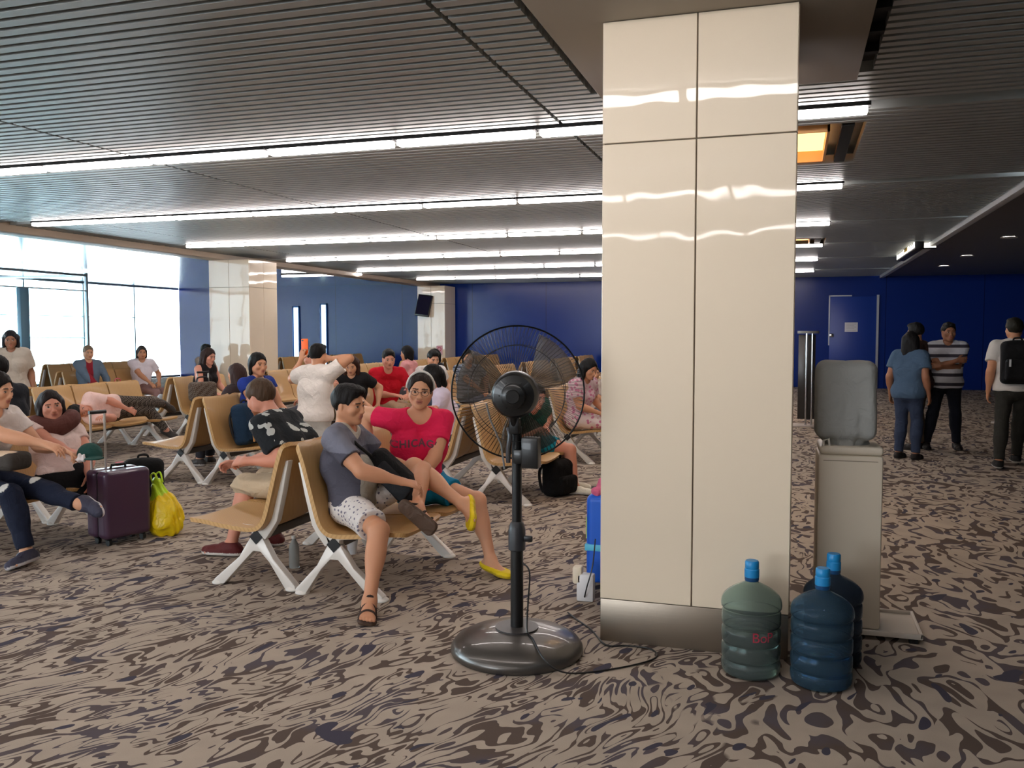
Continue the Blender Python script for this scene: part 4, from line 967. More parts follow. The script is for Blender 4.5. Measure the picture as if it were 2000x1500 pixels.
def person(label, J, skin='tan', hair=('short',(22,18,17)), wear=(), h=0.008, fem=False, belly=0.0, beard=None, hands=(1,1), feet=(1,1), group=None):
    O = A(J['pel'][0], J['pel'][1], 0); t = thing('person', label, 'person', O, 0, group); sk = SK.get(skin, skin)
    V = Vol(h)
    for p, k in torso_prims(J, 0, fem, belly): V.u(p, k)
    for k in (0, 1):
        for p, kk in arm_prims(J, k, 0): V.u(p, kk)
        for p, kk in leg_prims(J, k, 0, fem=fem): V.u(p, kk)
        fp, _ = foot_prims(J, k, 0)
        for p, kk in fp: V.u(p, kk)
        for p, kk in hand_prims(J, k): V.u(p, kk)
    pt = head_build(V, J, fem, beard)
    body = put('body', V.mesh(), SKIN, t, sk, pt, O)
    if hair: put('hair', hair_build(J, hair[0], min(h, 0.007)), HAIR, t, hair[1], (), O)
    s = J['s']; u1, u2 = J['u1'], J['u2']; seed = 0
    for wdef in wear:
        kind = wdef['k']; o = wdef.get('o', 0.012); mt = wdef.get('m', CLOTH); col = wdef['c']; seed += 1
        amp = wdef.get('amp', 0.0035)
        if kind == 'shirt':
            V = Vol(h); up = wdef.get('sl', 0.6)
            for p, k in torso_prims(J, o, fem, belly): V.u(p, k)
            hem = J['pel']+u1*wdef.get('hem', -0.02)*s
            V.i(half(hem, -u1))
            V.d(el(J['nk']+u2*0.035*s+J['f']*0.04*s, A(0.068,0.078,0.080)*s*wdef.get('neck', 0.86), np.array([J['r'], J['f'], u2])), 0.006)
            if up > 0:
                for k in (0, 1):
                    for p, kk in arm_prims(J, k, o+0.004, up, 0.006): V.u(p, kk)
            else:
                for k, g in ((0, 1), (1, -1)): V.d(el(J['sh'][k]+J['r']*g*0.035*s, A(0.07,0.07,0.085)*s), 0.02)
            f_ = fold_fn(seed+J['pel'][0], amp)
            paint = [(el(J['ch']+J['f']*0+A(*q[0]), q[1]), q[2], 0) for q in ()]
            pf = wdef.get('paint'); paint = pf(J) if pf else ()
            put(wdef.get('n', 'shirt'), V.mesh(f_), mt, t, col, paint, O)
        elif kind == 'pants':
            V = Vol(h); up = wdef.get('up', 1.93)
            P = torso_prims(J, o, fem, 0)
            for p, k in P[:4]: V.u(p, k)
            V.i(half(J['pel']+u1*wdef.get('waist', 0.10)*s, u1))
            for k in (0, 1):
                for p, kk in leg_prims(J, k, o+0.002, up, wdef.get('flare', 0.006), fem=fem): V.u(p, kk)
            pf = wdef.get('paint'); paint = pf(J) if pf else ()
            put(wdef.get('n', 'trousers'), V.mesh(fold_fn(seed+J['pel'][1], amp)), mt, t, col, paint, O)
        elif kind == 'skirt':
            V = Vol(h)
            for p, k in torso_prims(J, o, fem, 0)[:4]: V.u(p, k)
            V.i(half(J['pel']+u1*0.11*s, u1)); kk = wdef.get('up', 0.9)
            for k in (0, 1): V.u(rc(J['hip'][k], J['hip'][k]+(J['kn'][k]-J['hip'][k])*kk, 0.105*s, 0.10*s, (0,1)), 0.08)
            put('skirt', V.mesh(fold_fn(seed, 0.006)), mt, t, col, (), O)
        elif kind == 'shoes':
            for k in (0, 1):
                if not wdef.get('on', (1,1))[k]: continue
                P, (sole, up, td, sd) = foot_prims(J, k, 0.011*s)
                V = Vol(min(h, 0.007))
                for p, kk in P: V.u(p, kk)
                if wdef.get('low'):
                    V.i(half(J['an'][k]-up*0.034*s, up)); V.d(el(J['an'][k]-up*0.03*s+td*0.035*s, A(0.075,0.034,0.022)*s, np.array([td, sd, up])), 0.006)
                elif wdef.get('sock'): V.u(rc(J['an'][k], J['an'][k]+nrm(J['kn'][k]-J['an'][k])*wdef['sock'], 0.040*s, 0.044*s, (0,1)), 0.02)
                else: V.i(half(J['an'][k]+up*0.012*s, up))
                V.i(half(sole-up*0.004*s, -up)); sc_ = wdef.get('sole', (220,216,210))
                put('shoe', V.mesh(), RUBBER, t, col, [(half(sole+up*0.016*s, up), sc_, 0)], O)
    PEOPLE[label] = (t, J); return t
def sandal(t, J, k):
    s = J['s']; _, (sole, up, td, sd) = foot_prims(J, k, 0.0); O = A(J['pel'][0], J['pel'][1], 0); V = Vol(0.0045)
    a_ = sole-td*0.060*s; b_ = sole+td*0.165*s
    for g in (-1, 1): V.u(rc(a_+sd*g*0.012*s, b_+sd*g*0.018*s-td*0.02*s, 0.034*s, 0.036*s), 0.02)
    V.i(half(sole+up*0.006*s, up), 0.002).i(half(sole-up*0.020*s, -up), 0.002)
    so = put('sandal', V.mesh(), RUBBER, t, (62,44,36), [(half(sole-up*0.002, up), (84,66,54), 0)], O)
    def strap(c, w_, hgt, tilt=0.0):
        pts = []
        for i in range(13):
            a = PI*i/12; pts.append(sole+td*(c+tilt*math.sin(a))*s+sd*math.cos(a)*w_*s+up*(0.004+math.sin(a)*hgt)*s-A(O[0],O[1],0))
        MB().tube([tuple(p) for p in pts], 0.0085*s, 6).build('strap', mat('brown_strap', (58,40,32), 0.7), so)
    strap(0.115, 0.047, 0.044); strap(0.055, 0.043, 0.064); strap(-0.03, 0.040, 0.10, 0.06)

# --- the man in patterned shorts -------------------------------------------------
def P_(px, py, Y): return at(px, py, Y)
Jm = pose((-2.52,4.80,0.505), 12, lean=(-17,0), twist=-4, head=(-16,-8,4), s=0.97, torso=0.95, hips_yaw=0,
          wr=(P_(783,940,4.68), A(-2.22,5.02,0.70)), el_h=(A(0.2,-0.9,-0.6), A(0.1,0.6,-0.8)), hdir=(A(0.85,0.5,-0.25), A(0.5,-0.5,-0.4)), hnrm=(A(-0.2,0.2,-1), A(-0.1,0.1,-1)), curl=(30,30),
          an=(P_(722,1172,4.28), P_(816,992,4.70)), kn_h=(A(1,-0.35,0.8), A(0.6,1.2,0.9)), toe=(A(0.42,-0.9,0), A(0.80,0.05,-0.60)))
def shirt_paint(J):
    s = J['s']; u = J['u2']; f = J['f']; r = J['r']
    return [(el(J['pel']+J['u1']*0.15*s+f*0.15*s+r*0.0, A(0.15,0.13,0.22), np.array([r, f, J['u1']])), (176,172,160), 0),
            (half(J['nk']-u*0.115*s, -u), (120,122,136), 0), (el(J['nk']+u*0.03*s+f*0.04*s, A(0.086,0.10,0.10), np.array([r, f, u])), (196,194,184), 0)]
man = person('man in grey tee and white patterned shorts with sandals, legs crossed', Jm, 'tan', ('short',(26,22,21)),
    [dict(k='shirt', c=(82,82,94), sl=0.62, paint=shirt_paint, hem=-0.03, amp=0.005), dict(k='pants', n='shorts', c=(222,218,214), m=SPECK, up=0.78, flare=0.016, o=0.014)], h=0.0045, belly=0.02)
sandal(man, Jm, 0); sandal(man, Jm, 1)
# --- the woman in pink ---------------------------------------------------------------
Jw = pose((-2.38,5.42,0.515), -60, lean=(2,6), head=(-8,-4,-4), s=0.97, hips_yaw=-25, sh=0.165,
          wr=(P_(728,868,5.34), P_(808,946,5.17)), el_h=(A(-1,0.1,0.9), A(1,0.35,-0.25)), hdir=(A(0.12,-0.12,-1), A(-0.8,-0.35,-0.05)), hnrm=(A(0.3,0.7,0), A(-0.3,0.2,-1)), curl=(14,22),
          an=(P_(903,984,5.02), P_(958,1092,5.30)), kn_h=(A(0.3,-1.2,1.0), A(1,-0.1,0.9)), toe=(A(0.30,-0.72,-0.48), A(0.85,-0.5,-0.1)))
woman = person('woman in bright pink tee, blue shorts and yellow flats on the near bench', Jw, 'light', ('tied',(44,34,30)),
    [dict(k='shirt', c=(226,36,84), sl=0.55, hem=0.0, amp=0.004, neck=1.25), dict(k='pants', n='shorts', c=(22,132,176), up=0.52, flare=0.012), dict(k='shoes', c=(236,208,30), sole=(196,170,40), low=True)], h=0.0045, fem=True)
def glasses(t, J, rim):
    s = J['s']; H, f, u, r = J['head'], J['hd'], J['hu'], J['hrt']; O = A(J['pel'][0], J['pel'][1], 0); p = lambda x, y, z: tuple(H+(r*x+f*y+u*z)*s-O)
    m_ = MB()
    for g in (-1, 1):
        m_.tube([p(g*0.034+0.024*math.cos(a), 0.112, 0.002+0.017*math.sin(a)) for a in [2*PI*i/20 for i in range(20)]], 0.0016, 6, True)
        m_.tube([p(g*0.058,0.111,0.006), p(g*0.079,0.06,0.008), p(g*0.083,-0.01,0.006)], 0.0016, 6)
    m_.tube([p(-0.011,0.113,0.006), p(0.011,0.113,0.006)], 0.0016, 6); m_.build('eyeglasses', rim, t)
glasses(woman, Jw, mat('thin_metal_rim', (70,64,62), 0.3, metal=0.6))
def band(t, J, name, col, rad=0.010, z=0.02, tilt=0.0):
    s = J['s']; H, f, u, r = J['head'], J['hd'], J['hu'], J['hrt']; O = A(J['pel'][0], J['pel'][1], 0); pts = []
    for i in range(17):
        a = PI*i/16; pts.append(tuple(H+(r*0.094*math.cos(a)+u*(0.02+0.118*math.sin(a))+f*(0.0+tilt*math.sin(a)))*s-O))
    return MB().tube(pts, rad*s, 8).build(name, col, t)
band(woman, Jw, 'headband', mat('white_band', (216,212,204), 0.5), 0.009, tilt=0.012)
def shirt_text(t, J, txt, size, col, dz):
    sh_ = [o for o in t.children if o.name.startswith('shirt')][0]; bv = BVHTree.FromPolygons([v.co.copy() for v in sh_.data.vertices], [tuple(p.vertices) for p in sh_.data.polygons])
    cu = bpy.data.curves.new('print', 'FONT'); cu.body = txt; cu.size = size; cu.align_x = 'CENTER'; cu.resolution_u = 3; cu.space_character = 1.15; cu.offset = 0.0022
    to = bpy.data.objects.new('tmp', cu); C.objects.link(to); dg = bpy.context.evaluated_depsgraph_get(); me = bpy.data.meshes.new_from_object(to.evaluated_get(dg)); bpy.data.objects.remove(to)
    bm = bmesh.new(); bm.from_mesh(me); bmesh.ops.triangulate(bm, faces=bm.faces); bmesh.ops.subdivide_edges(bm, edges=bm.edges, cuts=2); bm.to_mesh(me); bm.free()
    O = A(J['pel'][0], J['pel'][1], 0); c = J['ch']+J['u2']*dz+J['r']*0.03-O
    for v in me.vertices:
        arch = -0.9*(v.co.x)**2
        q = c-J['r']*v.co.x+J['u2']*(v.co.y+arch); hit = bv.ray_cast(Vector(q+J['f']*0.4), Vector(-J['f']))
        v.co = (hit[0]+Vector(J['f'])*0.0025) if hit[0] else Vector(q)
    me.materials.append(col); o = bpy.data.objects.new('shirt_print', me); C.objects.link(o); o.parent = sh_
shirt_text(woman, Jw, 'CHICAGO', 0.066, mat('grey_print', (112,66,80), 0.7), 0.03)
# sling bag on the man's lap
t = thing('sling_bag', 'black sling bag resting on the lap of the man in patterned shorts', 'bag', (-2.30,4.86,0.70), 0)
Vs = Vol(0.006); axb = np.array([nrm((0.72,0.05,-0.62)), nrm((0,1,0.0)), nrm((0.62,0,0.72))])
Vs.u(bx((0,0,-0.02), (0.19,0.07,0.085), 0.05, axb), 0.02); put('bag_body', Vs.mesh(lambda X,Y,Z: 0.003*np.sin(50*X+30*Z)), CLOTH, t, (20,21,23))
Vs = Vol(0.006); Vs.u(bx(tuple(-axb[1]*0.06+A(0.02,0,-0.04)), (0.13,0.025,0.06), 0.02, axb), 0.02); put('front_pocket', Vs.mesh(), CLOTH, t, (34,36,39))
MB().tube(curve_pts([(-0.12,-0.05,0.10),(-0.20,-0.13,0.20),(-0.26,-0.10,0.27),(-0.30,0.02,0.29)], 6), 0.010, 8).build('strap', mat('strap_22', (22,22,22), 0.8), t)

# --- the bearded man in the floral shirt ------------------------------------------------
Jf = pose((-3.17,5.36,0.51), 180, lean=(26,42), head=(-8,-24,0), s=1.05, wr=(P_(468,905,5.42), P_(478,900,5.05)), el_h=(A(0.3,0.5,-1), A(0.3,-0.4,-1)), hdir=(A(-1,-0.2,-0.1), A(-1,0.3,-0.1)), curl=(45,45), hnrm=(A(0,-0.6,-0.6), A(0,0.6,-0.6)),
          an=(A(-3.60,5.55,0.085), P_(452,1062,5.18)), toe=(A(-1,0.15,0), A(-1,-0.1,0)))
person('bearded man in dark floral shirt hunched forward on the near bench, facing left', Jf, 'pink', ('crop',(86,66,50)), [dict(k='shirt', c=(30,34,38), m=FLORAL, sl=0.75, hem=-0.12, o=0.018), dict(k='pants', n='shorts', c=(198,180,152), up=1.05, flare=0.02, o=0.018), dict(k='shoes', c=(92,34,34), sole=(226,220,212))], h=0.0065, beard=(150,92,60))

# --- left edge group ----------------------------------------------------------------------
Jp = pose((-5.16,5.20,0.47), -22, lean=(-40,-22), side=-6, head=(-14,-2,8), s=0.94, torso=0.95, sh=0.165, wr=(A(-4.82,5.02,0.66), P_(172,925,5.25)), el_h=(A(0.2,-0.6,-0.9), A(0.2,0.8,-0.5)), hdir=(None, A(0.25,-0.1,-1)),
          an=(A(-4.86,5.68,0.08), A(-4.98,5.86,0.08)))
pw = person('woman with long dark hair and a brown neck pillow slouched on the left bench', Jp, 'pink', ('long',(36,26,25)), [dict(k='shirt', c=(232,208,200), sl=0.4, hem=-0.02), dict(k='pants', c=(22,22,25)), dict(k='shoes', c=(190,186,182))], h=0.0065, fem=True)
H = Jp['head']; nk = Jp['nk']; npil = thing('neck_pillow', 'brown U-shaped neck pillow around the neck of the slouched woman', 'pillow', tuple(nk))
Vn = Vol(0.007); pts = [Jp['hrt']*0.125*math.cos(a)+Jp['hd']*0.115*math.sin(a)-Jp['u2']*0.005-UPV*0.015+UPV*0.05*abs(math.cos(a)) for a in np.linspace(-0.5, PI+0.5, 12)]
for a_, b_ in zip(pts[:-1], pts[1:]): Vn.u(rc(a_, b_, 0.062), 0.02)
put('pillow_body', Vn.mesh(), CLOTH, npil, (94,56,50))
Jj = pose((-5.42,4.70,0.515), 0, lean=(10,22), head=(10,-10,0), s=1.0, wr=(P_(88,868,4.72), P_(120,878,4.95)), el_h=(A(-0.2,-0.5,-0.8), A(-0.2,0.5,-0.8)), hdir=(A(0.9,0.2,-0.25), A(0.9,0.1,-0.3)), curl=(30,34),
          an=(P_(52,1078,4.58), P_(158,985,4.78)), kn_h=(A(1,-0.1,0.8), A(0.8,-0.3,1)), toe=(A(0.15,-0.98,0), A(0.9,-0.35,-0.25)))
def rips(J): return [(el(J['kn'][0]+A(0.0,-0.03,0.05), (0.03,0.06,0.03)), (206,206,200), 0), (el(J['kn'][1]+A(0.03,-0.01,0.05), (0.03,0.05,0.035)), (206,206,200), 0)]
person('person at the left edge in ripped dark jeans with legs crossed and arms reaching out', Jj, 'light', ('long',(30,24,22)), [dict(k='shirt', c=(232,224,218), sl=0.5), dict(k='pants', n='jeans', c=(24,31,50), paint=rips), dict(k='shoes', c=(58,58,74), sole=(206,204,206))], h=0.0065, fem=True)
t = thing('handbag', 'grey and cream handbag on the lap of the person in ripped jeans', 'bag', (-5.06,4.62,0.64))
Vb = Vol(0.008); Vb.u(bx((0,0,0.05), (0.13,0.10,0.06), 0.04), 0.02); put('bag_body', Vb.mesh(), CLOTH, t, (66,62,58), [(el((-0.02,-0.03,0.10), (0.12,0.08,0.03)), (226,206,180), 0)])
t = thing('tissue', 'white tissue held in the reaching hand above the suitcase', 'tissue', tuple(Jj['wr'][1]+Jj['hd_'][1]*0.16+A(0,0,-0.01)))
Vb = Vol(0.006); Vb.u(el((0,0,0), (0.035,0.03,0.03)), 0.01); put('tissue_paper', Vb.mesh(lambda X,Y,Z: 0.006*np.sin(160*X+90*Y)+0.005*np.sin(140*Z)), CLOTH, t, (238,232,232))

# --- simple seated and standing people --------------------------------------------------------
BLK = (20,18,18); WHT = (226,220,214)
def seat_at(xm, dirn, y, up=0.0): return A(xm+dirn*0.33, y, 0.505+up)
def sitter(label, xm, dirn, y, skin, hair, top, bottom, fy=None, lean=(-6,4), head=(0,-6,0), s=0.97, fem=False, sl=0.6, h=0.009, pos=None, legs=1.93, shoes=(60,56,54), side=0, wr=(None,None), el_h=(None,None), topm=CLOTH, botm=CLOTH, group=None, hdir=(None,None), an=(None,None), twist=0, hnrm=(None,None), up=0.0, curl=(25,25), bname='trousers'):
    d = 0 if dirn > 0 else 180
    pel = seat_at(xm, dirn, y, up) if pos is None else A(*pos)
    J = pose(pel, d if fy is None else fy, lean=lean, head=head, s=s, hips_yaw=d, wr=wr, el_h=el_h, side=side, hdir=hdir, an=an, twist=twist, sh=0.165 if fem else 0.178, hnrm=hnrm, curl=curl)
    return person(label, J, skin, hair, [dict(k='shirt', c=top, sl=sl, m=topm), dict(k='pants', n=bname, c=bottom, up=legs, m=botm), dict(k='shoes', c=shoes)], h=h, fem=fem, group=group), J
sitter('dark-haired man in black top seen from behind at the left edge', -5.75, -1, 5.62, 'dark', ('short',BLK), (28,30,36), (40,42,50), lean=(4,10), pos=(-6.22,5.70,0.60), h=0.008, head=(30,-10,0))
sitter('dark-haired youth in royal blue vest sitting behind the blue backpack', -5.75, 1, 8.42, 'tan', ('bob',BLK), (34,58,140), (60,60,66), lean=(-6,0), pos=(-5.52,8.28,0.525), sl=0.25, fy=-10, head=(-14,-4,0), h=0.008, s=1.02, up=0.02)
sitter('woman with long brown hair seen from behind over the middle seat backs', -5.75, -1, 8.62, 'light', ('long',(66,46,42)), (60,50,52), (50,50,56), fem=True, lean=(-10,-2), s=0.93, h=0.009, pos=(-6.16,8.75,0.46))
sitter('person in pale shirt with arm stretched along a seat back beyond the blue vest youth', -5.75, -1, 10.45, 'pink', ('short',BLK), (236,222,206), (70,70,80), wr=(None, A(-5.58,10.0,0.95)), el_h=(None, A(0,0.4,1)), fy=200, lean=(2,2), h=0.009, up=0.06)
sitter('man in red tee leaning forward on a mid-hall bench', -5.75, 1, 10.95, 'pink', ('short',BLK), (204,24,44), (196,170,140), fy=-55, lean=(16,24), head=(2,-14,0), h=0.008, s=1.02, pos=(-5.32,11.0,0.56), wr=(A(-5.06,10.72,0.72), A(-4.92,10.86,0.72)), legs=0.8, bname='shorts')
sitter('woman with long brown hair and dark top bowing her head beside the red tee man', -5.75, 1, 10.3, 'light', ('long',(66,40,30)), (26,24,26), (40,40,46), fy=-70, lean=(4,16), head=(0,-26,0), fem=True, h=0.009, pos=(-5.44,10.28,0.52))
sitter('dark-haired person in pale pink top behind the red tee man', -5.75, -1, 13.5, 'tan', ('bob',BLK), (214,150,150), (70,66,70), h=0.010, lean=(0,6), up=0.06)
sitter('dark-haired person in black between the red tee man and the youth in white', -5.75, -1, 14.5, 'tan', ('bob',BLK), (24,26,34), (40,40,46), h=0.010, pos=(-6.0,14.4,0.5))
cj, Jc = sitter('youth in white shirt with a black strap looking down, beyond the woman in pink', -5.75, 1, 11.75, 'light', ('short',BLK), (228,226,222), (70,80,100), fy=-40, lean=(10,18), head=(-5,-20,0), h=0.008, pos=(-5.06,11.85,0.56))
MB().tube([tuple(p-A(Jc['pel'][0],Jc['pel'][1],0)) for p in smooth3([Jc['sh'][0]+A(0,0,0.065), Jc['ch']+Jc['f']*0.14+Jc['u2']*0.06, Jc['pel']+Jc['hr']*-0.12+Jc['f']*0.12+UPV*0.14], 6)], 0.016, 8).build('strap', mat('strap_18', (18,18,18), 0.8), cj)
sitter('person in grey plaid shirt half hidden behind the left rim of the fan', -5.75, 1, 13.3, 'tan', ('bob',BLK), (150,160,176), (90,90,96), fy=-60, lean=(6,14), topm=PLAID, h=0.010, pos=(-5.05,13.45,0.52))
sitter('sleeper in lilac top slumped on the bench behind the woman in pink', -2.81, -1, 7.85, 'pink', ('bob',BLK), (206,196,214), (60,60,70), lean=(10,18), fy=200, h=0.009, pos=(-3.14,7.95,0.50), head=(20,-20,0), wr=(A(-3.2,7.62,0.85), None), sl=0.4)
g_, Jg = sitter('girl in dark green top and teal shorts sprawled on the bench behind the fan', -2.81, 1, 8.22, 'pink', ('pony',(40,30,28)), (36,84,72), (20,134,160), fy=-40, lean=(20,46), side=26, head=(10,-20,0), fem=True, s=0.9, h=0.008, legs=0.62, shoes=(228,226,210), pos=(-2.40,8.2,0.50), an=(A(-2.06,8.42,0.075), A(-1.97,8.20,0.072)), bname='shorts', wr=(A(-2.3,7.85,0.62), A(-2.22,8.05,0.66)))
sitter('dark-haired woman in flowered dress on the bench beyond the fan', -2.81, 1, 10.4, 'tan', ('long',BLK), (216,190,196), (222,208,206), fy=-30, lean=(8,20), topm=FLOWER, botm=FLOWER, fem=True, h=0.009, legs=1.2, head=(0,-24,0), shoes=(200,196,190))
sitter('small child in pale top whose dark hair shows beside the big column', -2.81, 1, 12.6, 'light', ('tied',BLK), (220,206,196), (120,120,130), s=0.74, h=0.008, pos=(-2.66,12.1,0.50), lean=(6,10), fy=-60)
sitter('person in grey-blue jacket over a maroon shirt sitting by the windows', -11.95, 1, 12.32, 'light', ('crop',(150,130,110)), (104,122,140), (70,74,84), sl=1.9, fy=-30, h=0.009, up=0.06)
for o in PEOPLE['person in grey-blue jacket over a maroon shirt sitting by the windows'][0].children:
    if o.name.startswith('shirt'):
        J_ = PEOPLE['person in grey-blue jacket over a maroon shirt sitting by the windows'][1]; ca = o.data.color_attributes['Col']; n_ = len(o.data.vertices); co = np.zeros(n_*3, np.float32); o.data.vertices.foreach_get('co', co); co = co.reshape(-1, 3)+A(J_['pel'][0], J_['pel'][1], 0)
        d_ = co-J_['ch']; mk = (np.abs(d_@J_['r']) < 0.055) & (d_@J_['f'] > 0.03); cc = np.zeros(n_*4, np.float32); ca.data.foreach_get('color', cc); cc = cc.reshape(-1, 4); cc[mk, :3] = s2l((150,40,52)); ca.data.foreach_set('color', cc.ravel())
sitter('dark-haired person in white tee on a far left seat before the windows', -11.95, 1, 13.62, 'tan', ('bob',(70,64,62)), (236,230,238), (150,120,116), fy=-40, h=0.009, lean=(4,10), up=0.04)
sitter('woman in black vest top with long dark hair sitting sideways on a left bench', -8.75, 1, 11.2, 'pink', ('long',(52,36,32)), (24,20,22), (30,30,34), sl=0, fy=-6, fem=True, h=0.008, up=0.06, lean=(4,8), head=(-4,-16,0))
sitter('distant person with dark hair beside the left column', -11.95, 1, 14.9, 'tan', ('short',BLK), (150,140,130), (60,60,66), h=0.010, pos=(-11.05,14.75,0.56))
# lying person
Jl = pose((-8.40,9.55,0.60), 0, lean=(0,0), s=0.97)
def lying():
    u = nrm(A(0.05,-1,0.03)); r = nrm(A(0.1,0.02,-1)); J = dict(Jl); s = 0.97; pel = A(-8.34,9.25,0.585); ch = pel+u*0.29*s; nk = ch+u*0.22*s; f = nrm(np.cross(u, r)); f = f if f[0] > 0 else -f
    J.update(pel=pel, ch=ch, nk=nk, u1=u, u2=u, r=-A(0,0,-1), f=f, hr=A(0,0,1), hf=f, sh=[nk-u*0.045+A(0.02,0,0.16), nk-u*0.045+A(0.04,0,-0.10)], hd=f, hu=u, hrt=np.cross(f, u), head=nk+u*0.16+f*0.03)
    J['hip'] = [pel+A(0,0,0.075), pel-A(0,0,0.045)]; J['kn'] = [pel+A(0.22,0.42,0.06), pel+A(0.20,0.42,-0.06)]; J['an'] = [pel+A(0.10,0.80,0.0), pel+A(0.30,0.62,-0.34)]; J['toe'] = [nrm(A(0.6,0.3,-0.5)), nrm(A(0.8,0.2,-0.4))]
    J['el'] = [J['sh'][0]+A(0.10,0.25,-0.06), J['sh'][1]+A(0.22,0.12,0.0)]; J['wr'] = [J['el'][0]+A(0.10,0.18,-0.12), J['el'][1]+A(0.06,-0.2,0.04)]
    J['hd_'] = [nrm(A(0.3,0.8,-0.4)), nrm(A(0.2,-1,0))]; J['hn'] = [A(-0.8,0.2,-0.2), A(0,0,-1)]; return J
person('person in pink shirt and checked trousers lying asleep across a left bench', lying(), 'pink', ('short',BLK), [dict(k='shirt', c=(240,206,196), sl=0.7), dict(k='pants', c=(46,40,36), m=CHECK), dict(k='shoes', c=(60,54,50))], h=0.008)
# standing
def stander(label, x, y, fy, s, skin, hair, top, bottom, wr=(None,None), el_h=(None,None), an=(None,None), head=(0,-4,0), lean=(2,4), fem=False, sl=0.6, h=0.008, topm=CLOTH, botm=CLOTH, legs=1.95, shoes=(30,28,28), hdir=(None,None), toe=(None,None), curl=(25,25), hem=-0.10, hnrm=(None,None), sole=(60,58,58), bname='trousers', kn_h=(None,None), belly=0.0):
    f = yaw(fy); r = A(f[1], -f[0], 0); pel = A(x, y, 0.885*s)
    W = [w_ if w_ is not None else pel+r*g*0.25*s+f*0.03*s-UPV*0.03*s for w_, g in zip(wr, (1,-1))]
    E = [e if e is not None else r*g*0.3-f for e, g in zip(el_h, (1,-1))]
    N = [a if a is not None else A(*(pel+r*g*0.11*s)[:2], 0.072*s) for a, g in zip(an, (1,-1))]
    K = [k if k is not None else f for k in kn_h]
    HN = [q if q is not None else -r*g for q, g in zip(hnrm, (1,-1))]
    J = pose(pel, fy, lean=lean, head=head, s=s, wr=W, el_h=E, an=N, kn_h=K, hdir=hdir, toe=toe, sh=0.165 if fem else 0.18, curl=curl, hnrm=HN)
    return person(label, J, skin, hair, [dict(k='pants', n=bname, c=bottom, up=legs, m=botm, o=0.011, waist=0.03), dict(k='shirt', c=top, sl=sl, m=topm, hem=hem, o=0.024), dict(k='shoes', c=shoes, sole=sole)], h=h, fem=fem, belly=belly), J
boy, Jb = stander('dark-haired boy in white tee seen from behind, raising an orange phone', -4.32, 7.4, 80, 0.86, 'tan', ('short',BLK), (228,218,208), (206,202,194), wr=(A(-4.19,7.46,1.31), P_(588,703,7.62)), el_h=(A(0.9,-0.1,-0.2), A(-0.8,0.2,-0.8)), hdir=(A(-0.9,0.1,0.2), A(0.15,0.1,1)), hnrm=(A(0,1,0.2), A(0.2,1,0)), curl=(20,35), legs=1.0, bname='shorts', hem=-0.05)
t = thing('phone', 'bright orange phone held up by the boy in white', 'phone', tuple(Jb['wr'][1]+Jb['hd_'][1]*0.11+A(0.0,0.035,0.0)), math.radians(-10))
MB().box((-0.042,-0.006,-0.06), (0.042,0.006,0.10)).build('case', mat('orange_case', (250,104,24), 0.45), t, bevel=0.008); MB().box((-0.036,0.006,-0.052), (0.036,0.0075,0.092)).build('screen', mat('dark_screen', (34,34,58), 0.12), t)
MB().cbox((-0.022,-0.007,0.082), (0.02,0.003,0.012)).build('camera_lens', BLACK, t)
stander('woman in pale tee with dark hair standing before the windows at the far left', -9.75, 9.02, -45, 0.945, 'dark', ('long',(26,24,30)), (190,180,166), (70,72,84), fem=True, head=(0,-10,0), wr=(None, None), sl=0.7)
stander('woman in slate blue tee and jeans with long dark hair, standing with back turned', 1.36, 11.75, 62, 0.93, 'dark', ('long',(18,16,18)), (74,98,124), (52,64,88), fem=True, head=(14,-6,0), h=0.008, botm=CLOTH, legs=1.95, hem=-0.08)
stander('person in dark brown clothes standing behind the woman in slate blue', 1.60, 12.75, 150, 1.0, 'dark', ('short',BLK), (70,52,50), (104,92,80), head=(-10,-6,0), h=0.009, wr=(A(1.46,12.4,1.22), None))
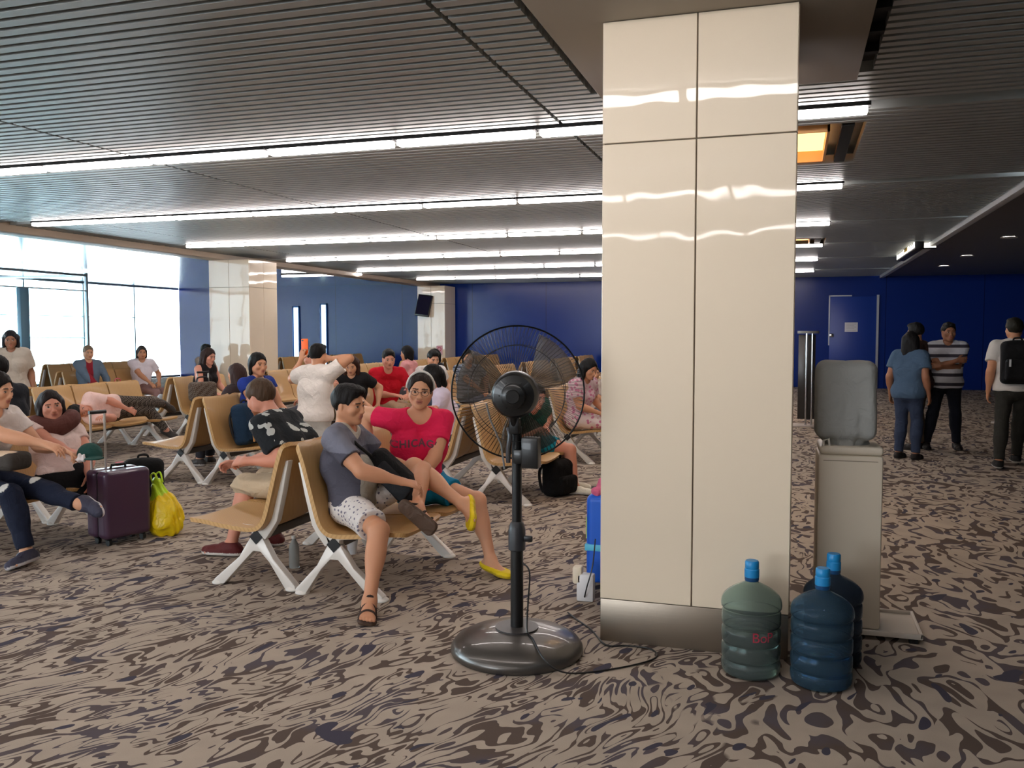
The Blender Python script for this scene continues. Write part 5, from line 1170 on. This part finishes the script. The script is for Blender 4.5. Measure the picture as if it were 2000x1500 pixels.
stander('man in white and grey striped polo standing with folded arms on the right', 1.94, 12.85, -88, 1.0, 'dark', ('short',BLK), (206,210,220), (20,24,34), topm=STRIPE, wr=(A(2.02,12.60,1.19), A(1.84,12.62,1.12)), el_h=(A(-0.7,0.3,-0.6), A(0.7,0.3,-0.6)), hdir=(A(1,0.15,0.1), A(-1,0.2,0)), hnrm=(A(0,1,0), A(0,1,0)), an=(A(1.72,12.86,0.075), A(2.10,12.95,0.075)), belly=0.03, hem=-0.06, head=(8,-4,0))
bp, Jbp = stander('man in white shirt walking away with a black backpack at the right edge', 2.42, 11.35, 86, 1.02, 'tan', ('short',(34,32,22)), (214,212,208), (50,50,46), an=(A(2.52,11.6,0.078), A(2.26,11.2,0.078)), head=(14,-2,0), hem=-0.02, shoes=(34,34,34), sole=(206,206,200))
bb = backpack('black backpack worn by the man walking away on the right', tuple(Jbp['ch']-Jbp['f']*0.20-UPV*0.24), math.radians(-4), math.radians(-2), 0.33, 0.17, 0.48, (14,15,17), (14,14,15), False)
MB().cbox((-0.09,-0.152,0.24), (0.02,0.01,0.08)).build('reflective_tab', mat('pale_tab', (200,205,210), 0.4), bb)
# ------------------------------------------------------------------ light and view
w = bpy.data.worlds.new('daylight'); bpy.context.scene.world = w; w.use_nodes = True
bg = w.node_tree.nodes['Background']; bg.inputs[0].default_value = (*s2l((236,246,255)), 1); bg.inputs[1].default_value = 7.0
def portal(loc, rot, sx, sy):
    l = bpy.data.lights.new('window_portal', 'AREA'); l.shape = 'RECTANGLE'; l.size = sx; l.size_y = sy; l.cycles.is_portal = True
    o = bpy.data.objects.new('window_portal', l); C.objects.link(o); o.location = loc; o.rotation_euler = rot
portal((XL-0.2,(YB+YF)/2,1.6), (0,-PI/2,0), 3.2, YF-YB)
portal((-9.4,YB-0.25,1.6), (PI/2,0,0), 10.6, 2.5)
sc = bpy.context.scene
sc.view_settings.view_transform = 'Standard'; sc.view_settings.look = 'None'; sc.view_settings.gamma = 1.0
sc.view_settings.exposure = 0.72; sc.view_settings.use_curve_mapping = False
sc.cycles.max_bounces = 8; sc.cycles.transparent_max_bounces = 12; sc.cycles.sample_clamp_indirect = 6.0
sc.cycles.caustics_reflective = False; sc.cycles.caustics_refractive = False; sc.cycles.use_denoising = True
